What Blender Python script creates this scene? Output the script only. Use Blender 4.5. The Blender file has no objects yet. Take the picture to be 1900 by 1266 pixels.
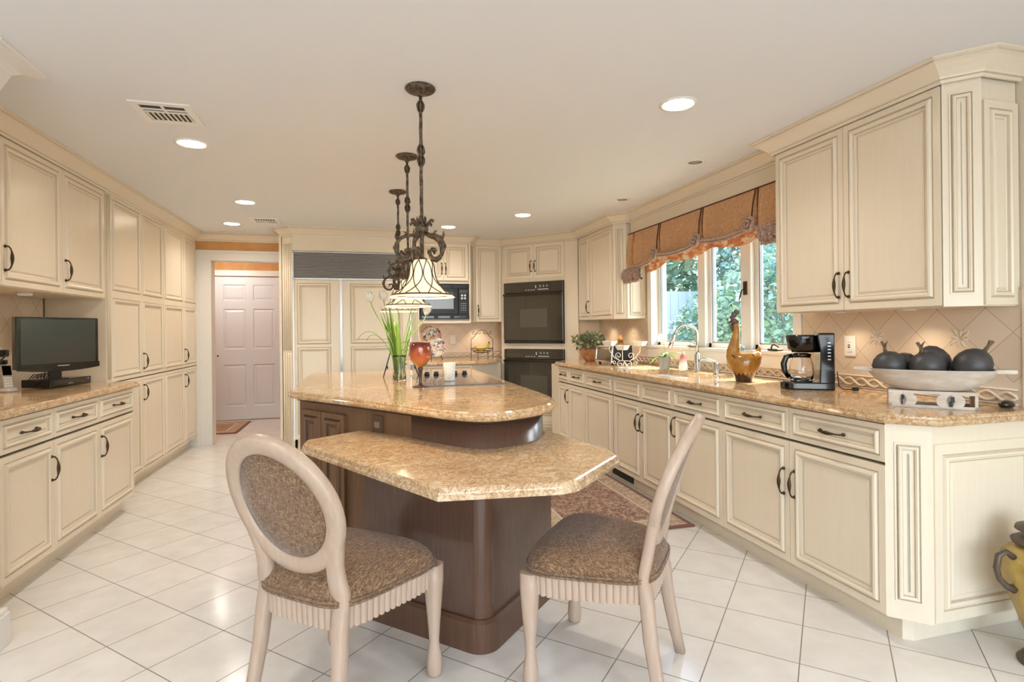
import bpy, bmesh, math, random
from mathutils import Vector, Matrix
SC = bpy.context.scene
COL = SC.collection
PI = math.pi
random.seed(7)

# ------------------------------------------------------------------ camera
CAM_H = 1.2623; CAM_F = 1025.07; CAM_YAW = math.radians(15.186); CAM_ROLL = math.radians(-0.576)
fw = Vector((math.sin(CAM_YAW), math.cos(CAM_YAW), 0)); rt = Vector((math.cos(CAM_YAW), -math.sin(CAM_YAW), 0)); up = Vector((0, 0, 1))
r3 = rt*math.cos(CAM_ROLL) + up*math.sin(CAM_ROLL); u3 = up*math.cos(CAM_ROLL) - rt*math.sin(CAM_ROLL)
cd = bpy.data.cameras.new('camera'); cam = bpy.data.objects.new('camera', cd); COL.objects.link(cam)
cam.matrix_world = Matrix(((r3.x, u3.x, -fw.x, 0), (r3.y, u3.y, -fw.y, 0), (r3.z, u3.z, -fw.z, CAM_H), (0, 0, 0, 1)))
cd.sensor_width = 36.0; cd.lens = CAM_F/1900*36.0
cd.shift_y = -(633-611.93)/1900
cd.clip_start = 0.05
SC.camera = cam
# ------------------------------------------------------------------ view, world, sun
SC.view_settings.view_transform = 'Standard'; SC.view_settings.look = 'None'
SC.view_settings.gamma = 1; SC.view_settings.use_curve_mapping = False
SC.view_settings.exposure = 1.50
w = bpy.data.worlds.new('sky'); SC.world = w; w.use_nodes = True
nt = w.node_tree; nt.nodes.clear()
sky = nt.nodes.new('ShaderNodeTexSky'); sky.sky_type = 'NISHITA'; sky.sun_disc = False
sky.sun_elevation = math.radians(50); sky.sun_rotation = math.radians(80); sky.air_density = 1.0; sky.dust_density = 3.0
bg = nt.nodes.new('ShaderNodeBackground'); bg.inputs['Strength'].default_value = 0.62
wo = nt.nodes.new('ShaderNodeOutputWorld')
nt.links.new(sky.outputs[0], bg.inputs[0]); nt.links.new(bg.outputs[0], wo.inputs[0])
sl = bpy.data.lights.new('sun', 'SUN'); sl.energy = 6.0; sl.angle = math.radians(0.6); sl.color = (1, 0.95, 0.88)
so = bpy.data.objects.new('sun', sl); COL.objects.link(so)
so.rotation_euler = Vector((0.50, 0.16, 1.0)).to_track_quat('Z', 'Y').to_euler()

def area(name, loc, rot, sx, sy, energy, color=(1, 1, 1), portal=False):
    l = bpy.data.lights.new(name, 'AREA'); l.shape = 'RECTANGLE'; l.size = sx; l.size_y = sy
    l.energy = energy; l.color = color
    o = bpy.data.objects.new(name, l); COL.objects.link(o); o.location = loc; o.rotation_euler = rot
    if portal: l.cycles.is_portal = True
    return o
# the window openings of the room behind the camera and over the sink, sampled as sky portals, plus an added rear fill light
area('rear_opening_daylight', (0.3, -3.42, 1.25), (PI/2, 0, 0), 5.2, 2.1, 10, portal=True)
area('rear_fill_light', (0.3, -3.40, 1.25), (PI/2, 0, 0), 5.0, 2.0, 42, (0.84, 0.92, 1.0))  # added area light, not a portal: lifts the ceiling from behind the camera
area('sink_window_daylight', (2.84, 3.86, 1.55), (0, PI/2, 0), 0.95, 1.8, 10, portal=True)

# ------------------------------------------------------------------ materials
def lin(c):
    c = c/255.0
    return c/12.92 if c <= 0.04045 else ((c+0.055)/1.055)**2.4
def rgb(h):
    return (lin(int(h[0:2], 16)), lin(int(h[2:4], 16)), lin(int(h[4:6], 16)), 1)
MATS = {}
def mat(name, col, rough=0.5, metal=0.0, coat=0.0, emit=None, estr=0.0, trans=0.0, ior=1.45, sheen=0.0):
    m = bpy.data.materials.new(name); m.use_nodes = True
    b = m.node_tree.nodes['Principled BSDF']
    b.inputs['Base Color'].default_value = rgb(col)
    b.inputs['Roughness'].default_value = rough; b.inputs['Metallic'].default_value = metal
    b.inputs['Coat Weight'].default_value = coat; b.inputs['Coat Roughness'].default_value = 0.15
    b.inputs['Transmission Weight'].default_value = trans; b.inputs['IOR'].default_value = ior
    b.inputs['Sheen Weight'].default_value = sheen
    if emit: b.inputs['Emission Color'].default_value = rgb(emit); b.inputs['Emission Strength'].default_value = estr
    MATS[name] = m
    return m
class N:
    """small node-graph helper"""
    def __init__(s, m): s.t = m.node_tree; s.b = s.t.nodes['Principled BSDF']
    def n(s, typ, **kw):
        x = s.t.nodes.new(typ)
        for k, v in kw.items():
            if k.startswith('i_'):
                x.inputs[k[2:].replace('_', ' ')].default_value = v
            else: setattr(x, k, v)
        return x
    def l(s, a, b): s.t.links.new(a, b)
    def coord(s, scale=(1, 1, 1), obj=True):
        tc = s.n('ShaderNodeTexCoord'); mp = s.n('ShaderNodeMapping'); mp.inputs['Scale'].default_value = scale
        s.l(tc.outputs['Object' if obj else 'Generated'], mp.inputs[0]); return mp.outputs[0]
    def noise(s, vec, scale, detail=3, rough=0.5, dist=0.0):
        x = s.n('ShaderNodeTexNoise'); s.l(vec, x.inputs['Vector']); x.inputs['Scale'].default_value = scale
        x.inputs['Detail'].default_value = detail; x.inputs['Roughness'].default_value = rough; x.inputs['Distortion'].default_value = dist
        return x.outputs['Fac']
    def ramp(s, fac, stops):
        x = s.n('ShaderNodeValToRGB'); s.l(fac, x.inputs[0]); e = x.color_ramp.elements
        while len(e) < len(stops): e.new(0.5)
        for i, (p, c) in enumerate(stops): e[i].position = p; e[i].color = rgb(c) if isinstance(c, str) else (c, c, c, 1)
        return x.outputs[0]
    def mix(s, fac, a, b, mode='MIX'):
        x = s.n('ShaderNodeMix', data_type='RGBA', blend_type=mode)
        if isinstance(fac, float): x.inputs[0].default_value = fac
        else: s.l(fac, x.inputs[0])
        for i, v in ((6, a), (7, b)):
            if isinstance(v, str): x.inputs[i].default_value = rgb(v)
            else: s.l(v, x.inputs[i])
        return x.outputs[2]
    def math(s, op, a, b=None, c=None):
        x = s.n('ShaderNodeMath', operation=op)
        for i, v in enumerate((a, b, c)):
            if v is None: continue
            if isinstance(v, (int, float)): x.inputs[i].default_value = v
            else: s.l(v, x.inputs[i])
        return x.outputs[0]
    def bump(s, h, strength=0.2, dist=0.01):
        x = s.n('ShaderNodeBump'); x.inputs['Strength'].default_value = strength; x.inputs['Distance'].default_value = dist
        s.l(h, x.inputs['Height']); s.l(x.outputs[0], s.b.inputs['Normal'])
    def base(s, c): s.l(c, s.b.inputs['Base Color'])

# cream glazed cabinet paint with a faint vertical brushed streak
def cream(name, c1, c2, rough):
    m = mat(name, c1, rough); g = N(m)
    v = g.coord((14, 14, 0.7)); f = g.noise(v, 6.0, 4, 0.6)
    g.base(g.ramp(f, [(0.30, c2), (0.62, c1)])); 
    return m
cream('cream', 'e8dac2', 'e6d7be', 0.27)
cream('glaze', 'c6b59c', 'd2c3aa', 0.40)
mat('shadow_gap', '4a3d2c', 0.8)
mat('white_paint', 'e6e1d8', 0.35)
mat('door_white', 'dfe0e2', 0.35)
m = mat('ceiling_paint', 'e8e7e6', 0.9)
m = mat('wall_orange', 'cf9a62', 0.8); g = N(m); g.base(g.ramp(g.noise(g.coord((1, 1, 1)), 9, 4), [(0.3, 'c99258'), (0.7, 'd4a26c')]))
mat('wall_cream', 'd9cbb4', 0.8)
mat('bronze', '4c3d2b', 0.42, 0.75)
mat('black_gloss', '0b0b0b', 0.08, 0, 0.6)
mat('black_satin', '17150f', 0.35)
mat('dark_glass', '332e25', 0.03, 0, 1.0)
mat('steel', 'b9b6b0', 0.25, 1.0)
mat('chrome', 'd4d4d4', 0.08, 1.0)
mat('white_gloss', 'f2f0ea', 0.12)
mat('white_plastic', 'eeeae2', 0.3)
mat('black_plastic', '121212', 0.3)
mat('grey_plastic', '8b8d90', 0.35)
mat('silver_plastic', 'c8c8c6', 0.3, 0.3)
mat('glass', 'ffffff', 0.0, 0, 0, trans=1.0, ior=1.45)
mat('lamp_on', 'fff6e6', 0.5, emit='fff0d8', estr=14.0)
mat('puck_on', 'fff6e6', 0.5, emit='ffdca8', estr=12.0)
mat('lamp_off', 'a9a39a', 0.4)
mat('lamp_trim', 'efebe2', 0.4)
# thin window glass: straight-through clear pane with a little reflection
m = mat('pane', 'ffffff', 0.0); t = m.node_tree; b = t.nodes['Principled BSDF']; t.nodes.remove(b)
tr = t.nodes.new('ShaderNodeBsdfTransparent'); gl = t.nodes.new('ShaderNodeBsdfGlossy'); gl.inputs['Roughness'].default_value = 0.0
mx = t.nodes.new('ShaderNodeMixShader'); mx.inputs[0].default_value = 0.06; tr.inputs[0].default_value = (0.93, 0.97, 0.97, 1)
t.links.new(tr.outputs[0], mx.inputs[1]); t.links.new(gl.outputs[0], mx.inputs[2]); t.links.new(mx.outputs[0], t.nodes['Material Output'].inputs[0])

# gold-beige polished granite
def granite(name, lo, mid, hi, speck):
    m = mat(name, mid, 0.16 if 'table' in name else 0.09); g = N(m); v = g.coord()
    big = g.noise(v, 5.0, 5, 0.6, 1.2); med = g.noise(v, 24.0, 5, 0.65, 0.4); fine = g.noise(v, 210.0, 3, 0.7)
    c = g.ramp(big, [(0.32, lo), (0.5, mid), (0.68, hi)])
    c2 = g.ramp(med, [(0.35, lo), (0.48, mid), (0.62, hi)])
    c = g.mix(0.5, c, c2); c = g.mix(g.ramp(g.noise(v, 60.0, 4, 0.7, 0.3), [(0.55, 0.0), (0.68, 0.4)]), c, 'ecdcc2')
    veins = g.ramp(g.noise(v, 14.0, 6, 0.65, 2.4), [(0.45, 0.0), (0.5, 0.8), (0.55, 0.0)])
    c = g.mix(veins, c, '9c6a38')
    sp = g.ramp(fine, [(0.30, 1.0), (0.38, 0.0)])
    c = g.mix(sp, c, speck)
    sp2 = g.ramp(g.noise(v, 120.0, 2, 0.5), [(0.26, 1.0), (0.33, 0.0)])
    c = g.mix(sp2, c, '3a2a1c'); g.base(c)
    return m
granite('granite', 'bb9567', 'cfae84', 'dfc8a6', '6f5237')
granite('granite_table', 'c5a27a', 'd6b993', 'e3ceae', '86694a')

# white ceramic floor tile laid on the diagonal
m = mat('floor_tile', 'e9e5de', 0.13); g = N(m)
tc = g.n('ShaderNodeTexCoord'); sx = g.n('ShaderNodeSeparateXYZ'); g.l(tc.outputs['Object'], sx.inputs[0])
def groutline(sgn, off, pitch, wdt):
    s = g.math('ADD', sx.outputs[0], sx.outputs[1]) if sgn > 0 else g.math('SUBTRACT', sx.outputs[1], sx.outputs[0])
    s = g.math('DIVIDE', g.math('SUBTRACT', s, off), pitch)
    cell = g.math('FLOOR', s); fr = g.math('FRACT', s)
    d = g.math('MINIMUM', fr, g.math('SUBTRACT', 1.0, fr))
    return g.math('LESS_THAN', d, wdt/pitch), cell
ga, ca = groutline(1, 1.575, 0.4280, 0.0030); gb, cb = groutline(-1, 0.149, 0.4300, 0.0030)
gr = g.math('MAXIMUM', ga, gb)
cv = g.n('ShaderNodeCombineXYZ'); g.l(ca, cv.inputs[0]); g.l(cb, cv.inputs[1])
wn = g.n('ShaderNodeTexWhiteNoise', noise_dimensions='2D'); g.l(cv.outputs[0], wn.inputs[0])
mott = g.noise(tc.outputs['Object'], 7.0, 4, 0.6)
c = g.ramp(mott, [(0.3, 'e2dcd3'), (0.7, 'ede9e2')]); c = g.mix(g.math('MULTIPLY', wn.outputs[0], 0.2), c, 'dcd6cd')
g.base(g.mix(gr, c, '8d8376'))
g.l(g.math('ADD', g.math('MULTIPLY', gr, 0.6), 0.16), g.b.inputs['Roughness'])
g.bump(g.math('ADD', g.math('MULTIPLY', gr, -1.0), g.math('MULTIPLY', g.noise(tc.outputs['Object'], 25, 2), 0.15)), 0.25, 0.002)

# diagonal wall tile; axis = horizontal coordinate of the wall
def walltile(name, axis, pitch=0.152):
    m = mat(name, 'dfccb4', 0.22); g = N(m)
    tc = g.n('ShaderNodeTexCoord'); sx = g.n('ShaderNodeSeparateXYZ'); g.l(tc.outputs['Object'], sx.inputs[0])
    h = sx.outputs[axis]; z = g.math('SUBTRACT', sx.outputs[2], 1.015); ls = []; cs = []
    for op in ('ADD', 'SUBTRACT'):
        s = g.math('DIVIDE', g.math(op, h, z), pitch*1.41421); fr = g.math('FRACT', s); cs.append(g.math('FLOOR', s))
        ls.append(g.math('LESS_THAN', g.math('MINIMUM', fr, g.math('SUBTRACT', 1.0, fr)), 0.008))
    gr = g.math('MAXIMUM', *ls); above = g.math('GREATER_THAN', z, 0.0); gr = g.math('MULTIPLY', gr, above)
    cv = g.n('ShaderNodeCombineXYZ'); g.l(cs[0], cv.inputs[0]); g.l(cs[1], cv.inputs[1])
    wn = g.n('ShaderNodeTexWhiteNoise', noise_dimensions='2D'); g.l(cv.outputs[0], wn.inputs[0])
    c = g.mix(g.math('MULTIPLY', wn.outputs[0], 0.5), 'e4d3bd', 'd8c3a9')
    g.base(g.mix(gr, c, 'b49c80')); g.bump(g.math('MULTIPLY', gr, -1.0), 0.3, 0.003)
walltile('walltile_y', 1); walltile('walltile_x', 0)
mat('tile_relief', 'e0cfb8', 0.22)

# brown stained island wood
m = mat('island_wood', '5f4431', 0.28); g = N(m); f = g.noise(g.coord((10, 10, 0.8)), 5, 4, 0.6)
g.base(g.ramp(f, [(0.3, '5b4031'), (0.7, '664938')]))
m = mat('island_wood_tan', '7d5f42', 0.35); g = N(m); f = g.noise(g.coord((10, 10, 0.8)), 5, 4, 0.6)
g.base(g.ramp(f, [(0.3, '6d4f38'), (0.7, '7c5c43')]))
mat('island_glaze', '3d2a1c', 0.5)
m = mat('island_veneer', '5d4336', 0.22, coat=0.3); g = N(m); f = g.noise(g.coord((30, 30, 1.2)), 5, 5, 0.6)
g.base(g.ramp(f, [(0.3, '5a4135'), (0.7, '644a3c')]))
# washed chair wood
m = mat('chair_wood', 'c9b39f', 0.32); g = N(m); f = g.noise(g.coord((9, 9, 1.2)), 6, 4, 0.6)
g.base(g.ramp(f, [(0.3, 'b59c87'), (0.7, 'c0a894')]))
# tweed: two crossed threads, coordinates taken along and across the cloth
m = mat('tweed', '6a5545', 0.95, sheen=0.2); g = N(m); v = g.coord()
sx = g.n('ShaderNodeSeparateXYZ'); g.l(v, sx.inputs[0])
na = g.noise(g.coord((340, 50, 50)), 1.0, 2, 0.7); nb = g.noise(g.coord((50, 340, 340)), 1.0, 2, 0.7); nc = g.noise(v, 330, 2, 0.6)
f = g.math('ADD', g.math('MULTIPLY', na, 0.40), g.math('ADD', g.math('MULTIPLY', nb, 0.35), g.math('MULTIPLY', nc, 0.25)))
g.base(g.ramp(f, [(0.36, '432c1d'), (0.47, '6e5139'), (0.55, '8d6f52'), (0.66, 'c3a67f')])); g.bump(f, 0.5, 0.002)

# woven rugs
def rugmat(name, fieldc, motif, border, x0, x1, y0, y1):
    m = mat(name, fieldc, 0.95, sheen=0.2); g = N(m); v = g.coord()
    n1 = g.ramp(g.noise(v, 26, 5, 0.65, 1.5), [(0.47, 0.0), (0.53, 1.0)])
    n2 = g.ramp(g.noise(v, 60, 3, 0.6, 0.5), [(0.50, 0.0), (0.56, 1.0)])
    c = g.mix(n1, fieldc, motif); c = g.mix(g.math('MULTIPLY', n2, 0.5), c, '8e6a52')
    bc = g.mix(n1, border, 'b08f70')
    tc = g.n('ShaderNodeTexCoord'); sx = g.n('ShaderNodeSeparateXYZ'); g.l(tc.outputs['Object'], sx.inputs[0])
    d = g.math('MINIMUM', g.math('MINIMUM', g.math('SUBTRACT', sx.outputs[0], x0), g.math('SUBTRACT', x1, sx.outputs[0])),
               g.math('MINIMUM', g.math('SUBTRACT', sx.outputs[1], y0), g.math('SUBTRACT', y1, sx.outputs[1])))
    inb = g.math('LESS_THAN', d, 0.17); e1 = g.math('LESS_THAN', d, 0.035)
    e2 = g.math('MULTIPLY', g.math('GREATER_THAN', d, 0.15), inb)
    c = g.mix(inb, c, bc); c = g.mix(e2, c, 'd8c4a8'); c = g.mix(e1, c, '7c4a38'); g.base(c)
    g.bump(g.noise(v, 300, 2), 0.4, 0.003)
rugmat('rug_kitchen', '82523f', 'c9a888', 'd3bda0', 1.10, 2.03, 3.08, 5.0)
rugmat('rug_hall', '8b6444', 'b99873', 'c6a984', -2.9, -1.52, 7.56, 8.5)
# fabrics of the window treatment
m = mat('valance_fabric', 'b9865c', 0.9, sheen=0.2); g = N(m)
g.base(g.ramp(g.noise(g.coord((1, 1, 0.35)), 120, 3, 0.6), [(0.35, 'b8865a'), (0.65, 'd3a577')]))
g.bump(g.noise(g.coord(), 160, 3), 0.4, 0.003)
m = mat('fringe', '8f6f60', 0.95); g = N(m); g.base(g.ramp(g.noise(g.coord(), 180, 3), [(0.35, '84675a'), (0.5, 'b0917f'), (0.68, 'dcc8b8')])); g.bump(g.noise(g.coord(), 200, 2), 0.8, 0.005)
mat('welt_cord', '5a3a26', 0.9)
m = mat('stripe_lining', 'e0874a', 0.9); g = N(m); g.base(g.ramp(g.noise(g.coord((1, 1, 2.5)), 13, 2, 0.5), [(0.40, 'd07f4c'), (0.52, 'e3a578'), (0.60, 'f0dcc4')]))
# lamp shade glass (lit from inside)
m = mat('shade_glass', 'f3e4c8', 0.3, emit='ffe2b4', estr=0.22)
mat('wire', '4a3c2e', 0.5, 0.4)
m = mat('iron', '5b4a39', 0.5, 0.5); g = N(m); g.base(g.ramp(g.noise(g.coord(), 60, 3), [(0.35, '40332a'), (0.65, '7a6854')])); g.bump(g.noise(g.coord(), 70, 3), 0.5, 0.004)
# greenery
mat('leaf_green', '7aa048', 0.45); mat('stem_green', '9bb765', 0.45); mat('leaf_dark', '6a704c', 0.6); mat('leaf_lime', '9ad04e', 0.4)
mat('petal', 'ece9d8', 0.5); mat('petal_white', 'f6f4f0', 0.5)
mat('oven_window', '4a463d', 0.04, 0, 1.0); mat('grille_metal', 'a39c97', 0.45, 0.1); mat('outlet_brown', '5b4636', 0.4); mat('outlet_tan', '8d7a69', 0.4)
mat('leaf_green2', 'a8a680', 0.5); mat('tv_screen', '3a3936', 0.18, 0, 0.3)
# ------------------------------------------------------------------ mesh helpers
def M(n): return MATS[n]
class MB:
    def __init__(s): s.v = []; s.f = []; s.m = []; s.sm = []
    def add(s, vs, fs, mi=0, smooth=False):
        o = len(s.v); s.v += [tuple(x) for x in vs]
        for f in fs: s.f.append(tuple(i+o for i in f)); s.m.append(mi); s.sm.append(smooth)
        return s
    def box(s, x0, x1, y0, y1, z0, z1, mi=0):
        return s.add([(x0,y0,z0),(x1,y0,z0),(x1,y1,z0),(x0,y1,z0),(x0,y0,z1),(x1,y0,z1),(x1,y1,z1),(x0,y1,z1)],
                     [(0,3,2,1),(4,5,6,7),(0,1,5,4),(1,2,6,5),(2,3,7,6),(3,0,4,7)], mi)
    def rbox(s, x0, x1, y0, y1, z0, z1, r=0.005, mi=0):
        """box with chamfered vertical and horizontal edges"""
        pts = [(x0+r,y0),(x1-r,y0),(x1,y0+r),(x1,y1-r),(x1-r,y1),(x0+r,y1),(x0,y1-r),(x0,y0+r)]
        ins = [((x0+x1)/2+(px-(x0+x1)/2)*(1-2*r/(x1-x0)), (y0+y1)/2+(py-(y0+y1)/2)*(1-2*r/(y1-y0))) for px, py in pts]
        return s.loops([[(a,b,z0) for a,b in ins],[(a,b,z0+r) for a,b in pts],[(a,b,z1-r) for a,b in pts],[(a,b,z1) for a,b in ins]], True, mi)
    def loops(s, ls, caps=True, mi=0, smooth=False, closed=True, mis=None):
        n = len(ls[0]); o = len(s.v)
        for l in ls: s.v += [tuple(p) for p in l]
        for k in range(len(ls)-1):
            for i in range(n if closed else n-1):
                j = (i+1) % n
                s.f.append((o+k*n+i, o+k*n+j, o+(k+1)*n+j, o+(k+1)*n+i)); s.m.append(mis[k] if mis else mi); s.sm.append(smooth)
        if caps:
            s.f.append(tuple(o+i for i in range(n))[::-1]); s.m.append(mi); s.sm.append(False)
            s.f.append(tuple(o+(len(ls)-1)*n+i for i in range(n))); s.m.append(mi); s.sm.append(False)
        return s
    def prism(s, poly, z0, z1, mi=0):
        return s.loops([[(x,y,z0) for x,y in poly],[(x,y,z1) for x,y in poly]], True, mi)
    def slab(s, poly, prof, mi=0, mis=None):
        """poly counter-clockwise; prof = [(inset, z)] bottom to top"""
        return s.loops([[(x,y,z) for x,y in offset(poly, -i)] for i,z in prof], True, mi, mis=mis)
    def lathe(s, prof, n=24, c=(0,0), mi=0, smooth=True, caps=True, sx=1, sy=1):
        return s.loops([[(c[0]+r*sx*math.cos(2*PI*k/n), c[1]+r*sy*math.sin(2*PI*k/n), z) for k in range(n)] for r,z in prof], caps, mi, smooth)
    def tube(s, pts, r, n=8, mi=0, closed=False, caps=True, flat=1.0):
        pts = [Vector(p) for p in pts]; m = len(pts)
        rs = r if isinstance(r, (list, tuple)) else [r]*m
        ls = []; prev = None
        for i, p in enumerate(pts):
            if closed: t = pts[(i+1) % m]-pts[i-1]
            else: t = pts[min(i+1, m-1)]-pts[max(i-1, 0)]
            if t.length < 1e-9: t = Vector((0,0,1))
            t.normalize()
            if prev is None:
                a = Vector((0,0,1)) if abs(t.z) < 0.9 else Vector((1,0,0))
                u = t.cross(a).normalized()
            else:
                u = prev - t*prev.dot(t)
                u = u.normalized() if u.length > 1e-6 else t.orthogonal().normalized()
            prev = u; w_ = t.cross(u)
            ls.append([p + (u*math.cos(2*PI*k/n) + w_*math.sin(2*PI*k/n)*flat)*rs[i] for k in range(n)])
        if closed: ls.append(ls[0])
        return s.loops(ls, caps and not closed, mi, True)
    def ball(s, c, r, n=12, mi=0, sx=1, sy=1, sz=1):
        h = n//2; pr = [(max(0.001, math.sin(PI*k/h)), -math.cos(PI*k/h)) for k in range(h+1)]
        return s.loops([[(c[0]+r*a*sx*math.cos(2*PI*k/n), c[1]+r*a*sy*math.sin(2*PI*k/n), c[2]+r*b*sz) for k in range(n)] for a,b in pr], True, mi, True)
    def tf(s, mtx, start=0):
        for i in range(start, len(s.v)): s.v[i] = tuple(mtx @ Vector(s.v[i]))
        return s
    def build(s, name, mats, parent=None, loc=None, rz=None):
        me = bpy.data.meshes.new(name); me.from_pydata(s.v, [], s.f)
        for mm in (mats if isinstance(mats, (list, tuple)) else [mats]): me.materials.append(M(mm))
        for p, mi, sm in zip(me.polygons, s.m, s.sm): p.material_index = mi; p.use_smooth = sm
        bm = bmesh.new(); bm.from_mesh(me); bmesh.ops.recalc_face_normals(bm, faces=bm.faces); bm.to_mesh(me); bm.free()
        me.update()
        o = bpy.data.objects.new(name, me); COL.objects.link(o)
        if parent is not None: o.parent = parent
        if loc is not None: o.location = loc
        if rz is not None: o.rotation_euler = (0, 0, rz)
        return o
def offset(poly, d):
    """offset a counter-clockwise polygon outward by d with mitred corners"""
    n = len(poly); out = []
    for i in range(n):
        a = Vector(poly[i-1]); b = Vector(poly[i]); c = Vector(poly[(i+1) % n])
        e1 = (b-a).normalized(); e2 = (c-b).normalized()
        n1 = Vector((e1.y, -e1.x)); n2 = Vector((e2.y, -e2.x)); k = 1+n1.dot(n2)
        q = (n1+n2)/max(k, 0.25)*d
        out.append((b.x+q.x, b.y+q.y))
    return out
def ang(a, b, n): return [a+(b-a)*i/(n-1) for i in range(n)]
def bez(p0, p1, p2, p3, n=10):
    p0, p1, p2, p3 = map(Vector, (p0, p1, p2, p3))
    return [p0*(1-t)**3+p1*3*t*(1-t)**2+p2*3*t*t*(1-t)+p3*t**3 for t in [i/(n-1) for i in range(n)]]
def spiral(c, r0, r1, a0, a1, n=18):
    """2-D spiral points"""
    return [(c[0]+(r0+(r1-r0)*i/(n-1))*math.cos(a0+(a1-a0)*i/(n-1)), c[1]+(r0+(r1-r0)*i/(n-1))*math.sin(a0+(a1-a0)*i/(n-1))) for i in range(n)]
def thing(name, label, cat, loc=(0,0,0), rz=0, group=None):
    o = bpy.data.objects.new(name, None); COL.objects.link(o); o.empty_display_size = 0.05
    o.location = loc; o.rotation_euler = (0, 0, rz); o['label'] = label; o['category'] = cat
    if group: o['group'] = group
    return o
def tag(o, label, cat, group=None, kind=None):
    o['label'] = label; o['category'] = cat
    if group: o['group'] = group
    if kind: o['kind'] = kind
    return o
def struct(o): o['kind'] = 'structure'; return o
def bevel(o, w_=0.003, seg=2):
    m_ = o.modifiers.new('bevel', 'BEVEL'); m_.width = w_; m_.segments = seg; m_.limit_method = 'ANGLE'; m_.angle_limit = math.radians(40); return o
def subsurf(o, n=2):
    m_ = o.modifiers.new('sub', 'SUBSURF'); m_.levels = n; m_.render_levels = n; return o
def dup(root, loc, rz, label, group=None):
    r = root.copy(); COL.objects.link(r); r.location = loc; r.rotation_euler = (0, 0, rz); r['label'] = label
    if group: r['group'] = group
    for ch in list(root.children):
        c = ch.copy(); COL.objects.link(c); c.parent = r
        for q in list(ch.children):
            d = q.copy(); COL.objects.link(d); d.parent = c
    return r

# ------------------------------------------------------------------ room shell
H = 2.38; XW = 2.70
o = struct(MB().box(-3.6, 3.0, -3.7, 9.2, -0.10, 0.0).build('floor', 'floor_tile'))
o = struct(MB().box(-3.6, 3.0, -3.7, 9.2, H, H+0.10).build('ceiling', 'ceiling_paint'))
# right wall with the window opening
WY0, WY1, WZ0, WZ1 = 2.945, 4.79, 1.10, 2.10
b = MB(); b.box(XW, XW+0.16, -3.6, WY0, 0, H); b.box(XW, XW+0.16, WY1, 7.1, 0, H); b.box(XW, XW+0.16, WY0, WY1, 0, WZ0); b.box(XW, XW+0.16, WY0, WY1, WZ1, H)
struct(b.build('wall_right', 'wall_cream'))
struct(MB().box(-0.74, XW, 6.95, 7.10, 0, H).build('wall_back', 'wall_cream'))
# doorway wall (kitchen to hall)
b = MB(); b.box(-2.3, -1.645, 6.88, 7.0, 0, H); b.box(-0.905, -0.70, 6.88, 7.0, 0, H); b.box(-1.645, -0.905, 6.88, 7.0, 2.09, H)
struct(b.build('wall_doorway', 'wall_orange'))
struct(MB().box(-2.30, -2.17, 2.70, 6.88, 0, H).build('wall_left', 'wall_cream'))
struct(MB().box(-3.5, -1.435, 2.52, 2.70, 0, H).build('wall_stub', 'white_paint'))
struct(MB().box(-3.6, -3.5, -3.6, 2.70, 0, H).build('wall_breakfast', 'wall_cream'))
b = MB(); b.box(-3.6, -2.4, -3.6, -3.48, 0, H); b.box(2.95, 3.0, -3.6, -3.48, 0, H); b.box(-2.4, 2.95, -3.6, -3.48, 0, 0.15); b.box(-2.4, 2.95, -3.6, -3.48, 2.3, H)
for x in (-0.65, 1.10): b.box(x-0.05, x+0.05, -3.56, -3.50, 0.15, 2.3)
struct(b.build('wall_rear', 'white_paint'))
# hall beyond the doorway
b = MB(); b.box(-3.6, -2.06, 8.75, 8.87, 0, H); b.box(-1.12, -0.6, 8.75, 8.87, 0, H); b.box(-2.06, -1.12, 8.75, 8.87, 2.08, H)
struct(b.build('wall_hall', 'wall_orange'))
struct(MB().box(-2.3, -0.7, 9.0, 9.05, 0, H).build('wall_closet', 'wall_cream'))
struct(MB().box(-0.74, -0.62, 7.10, 8.75, 0, H).build('wall_hall_side', 'wall_orange'))
struct(MB().box(-3.6, -3.5, 7.0, 8.75, 0, H).build('wall_hall_end', 'wall_orange'))
struct(MB().box(-3.5, -2.3, 6.88, 7.0, 0, H).build('wall_hall_front', 'wall_orange'))
# kitchen doorway casing with a stepped profile and jamb lining
b = MB()
def casing(b, x0, x1, zt, y, wd=0.115, t=0.022, side=-1, hd=0.118):
    for a0, a1, th, h0, h1 in ((0, 0.012, t*0.6, 0, 0.012), (0.012, wd-0.03, t*0.85, 0.012, hd-0.03), (wd-0.03, wd, t, hd-0.03, hd)):
        yf = y+side*th
        b.box(x0-a1, x0-a0, min(y, yf), max(y, yf), 0, zt+h0); b.box(x1+a0, x1+a1, min(y, yf), max(y, yf), 0, zt+h0)
        b.box(x0-a1, x1+a1, min(y, yf), max(y, yf), zt+h0, zt+h1)
casing(b, -1.628, -0.92, 2.072, 6.88, 0.155)
b.box(-1.645, -1.628, 6.86, 7.02, 0, 2.09); b.box(-0.92, -0.905, 6.86, 7.02, 0, 2.09); b.box(-1.645, -0.905, 6.86, 7.02, 2.072, 2.09)
b.box(-1.86, -1.784, 6.862, 6.879, 0, 0.12)
struct(bevel(b.build('door_trim_1', 'white_paint'), 0.003))
b = MB(); b.box(-2.15, -2.06, 8.725, 8.75, 0, 2.16); b.box(-2.15, -1.05, 8.725, 8.75, 2.075, 2.16); b.box(-1.12, -1.05, 8.725, 8.75, 0, 2.16)
struct(bevel(b.build('door_trim_2', 'white_paint'), 0.004))
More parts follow.
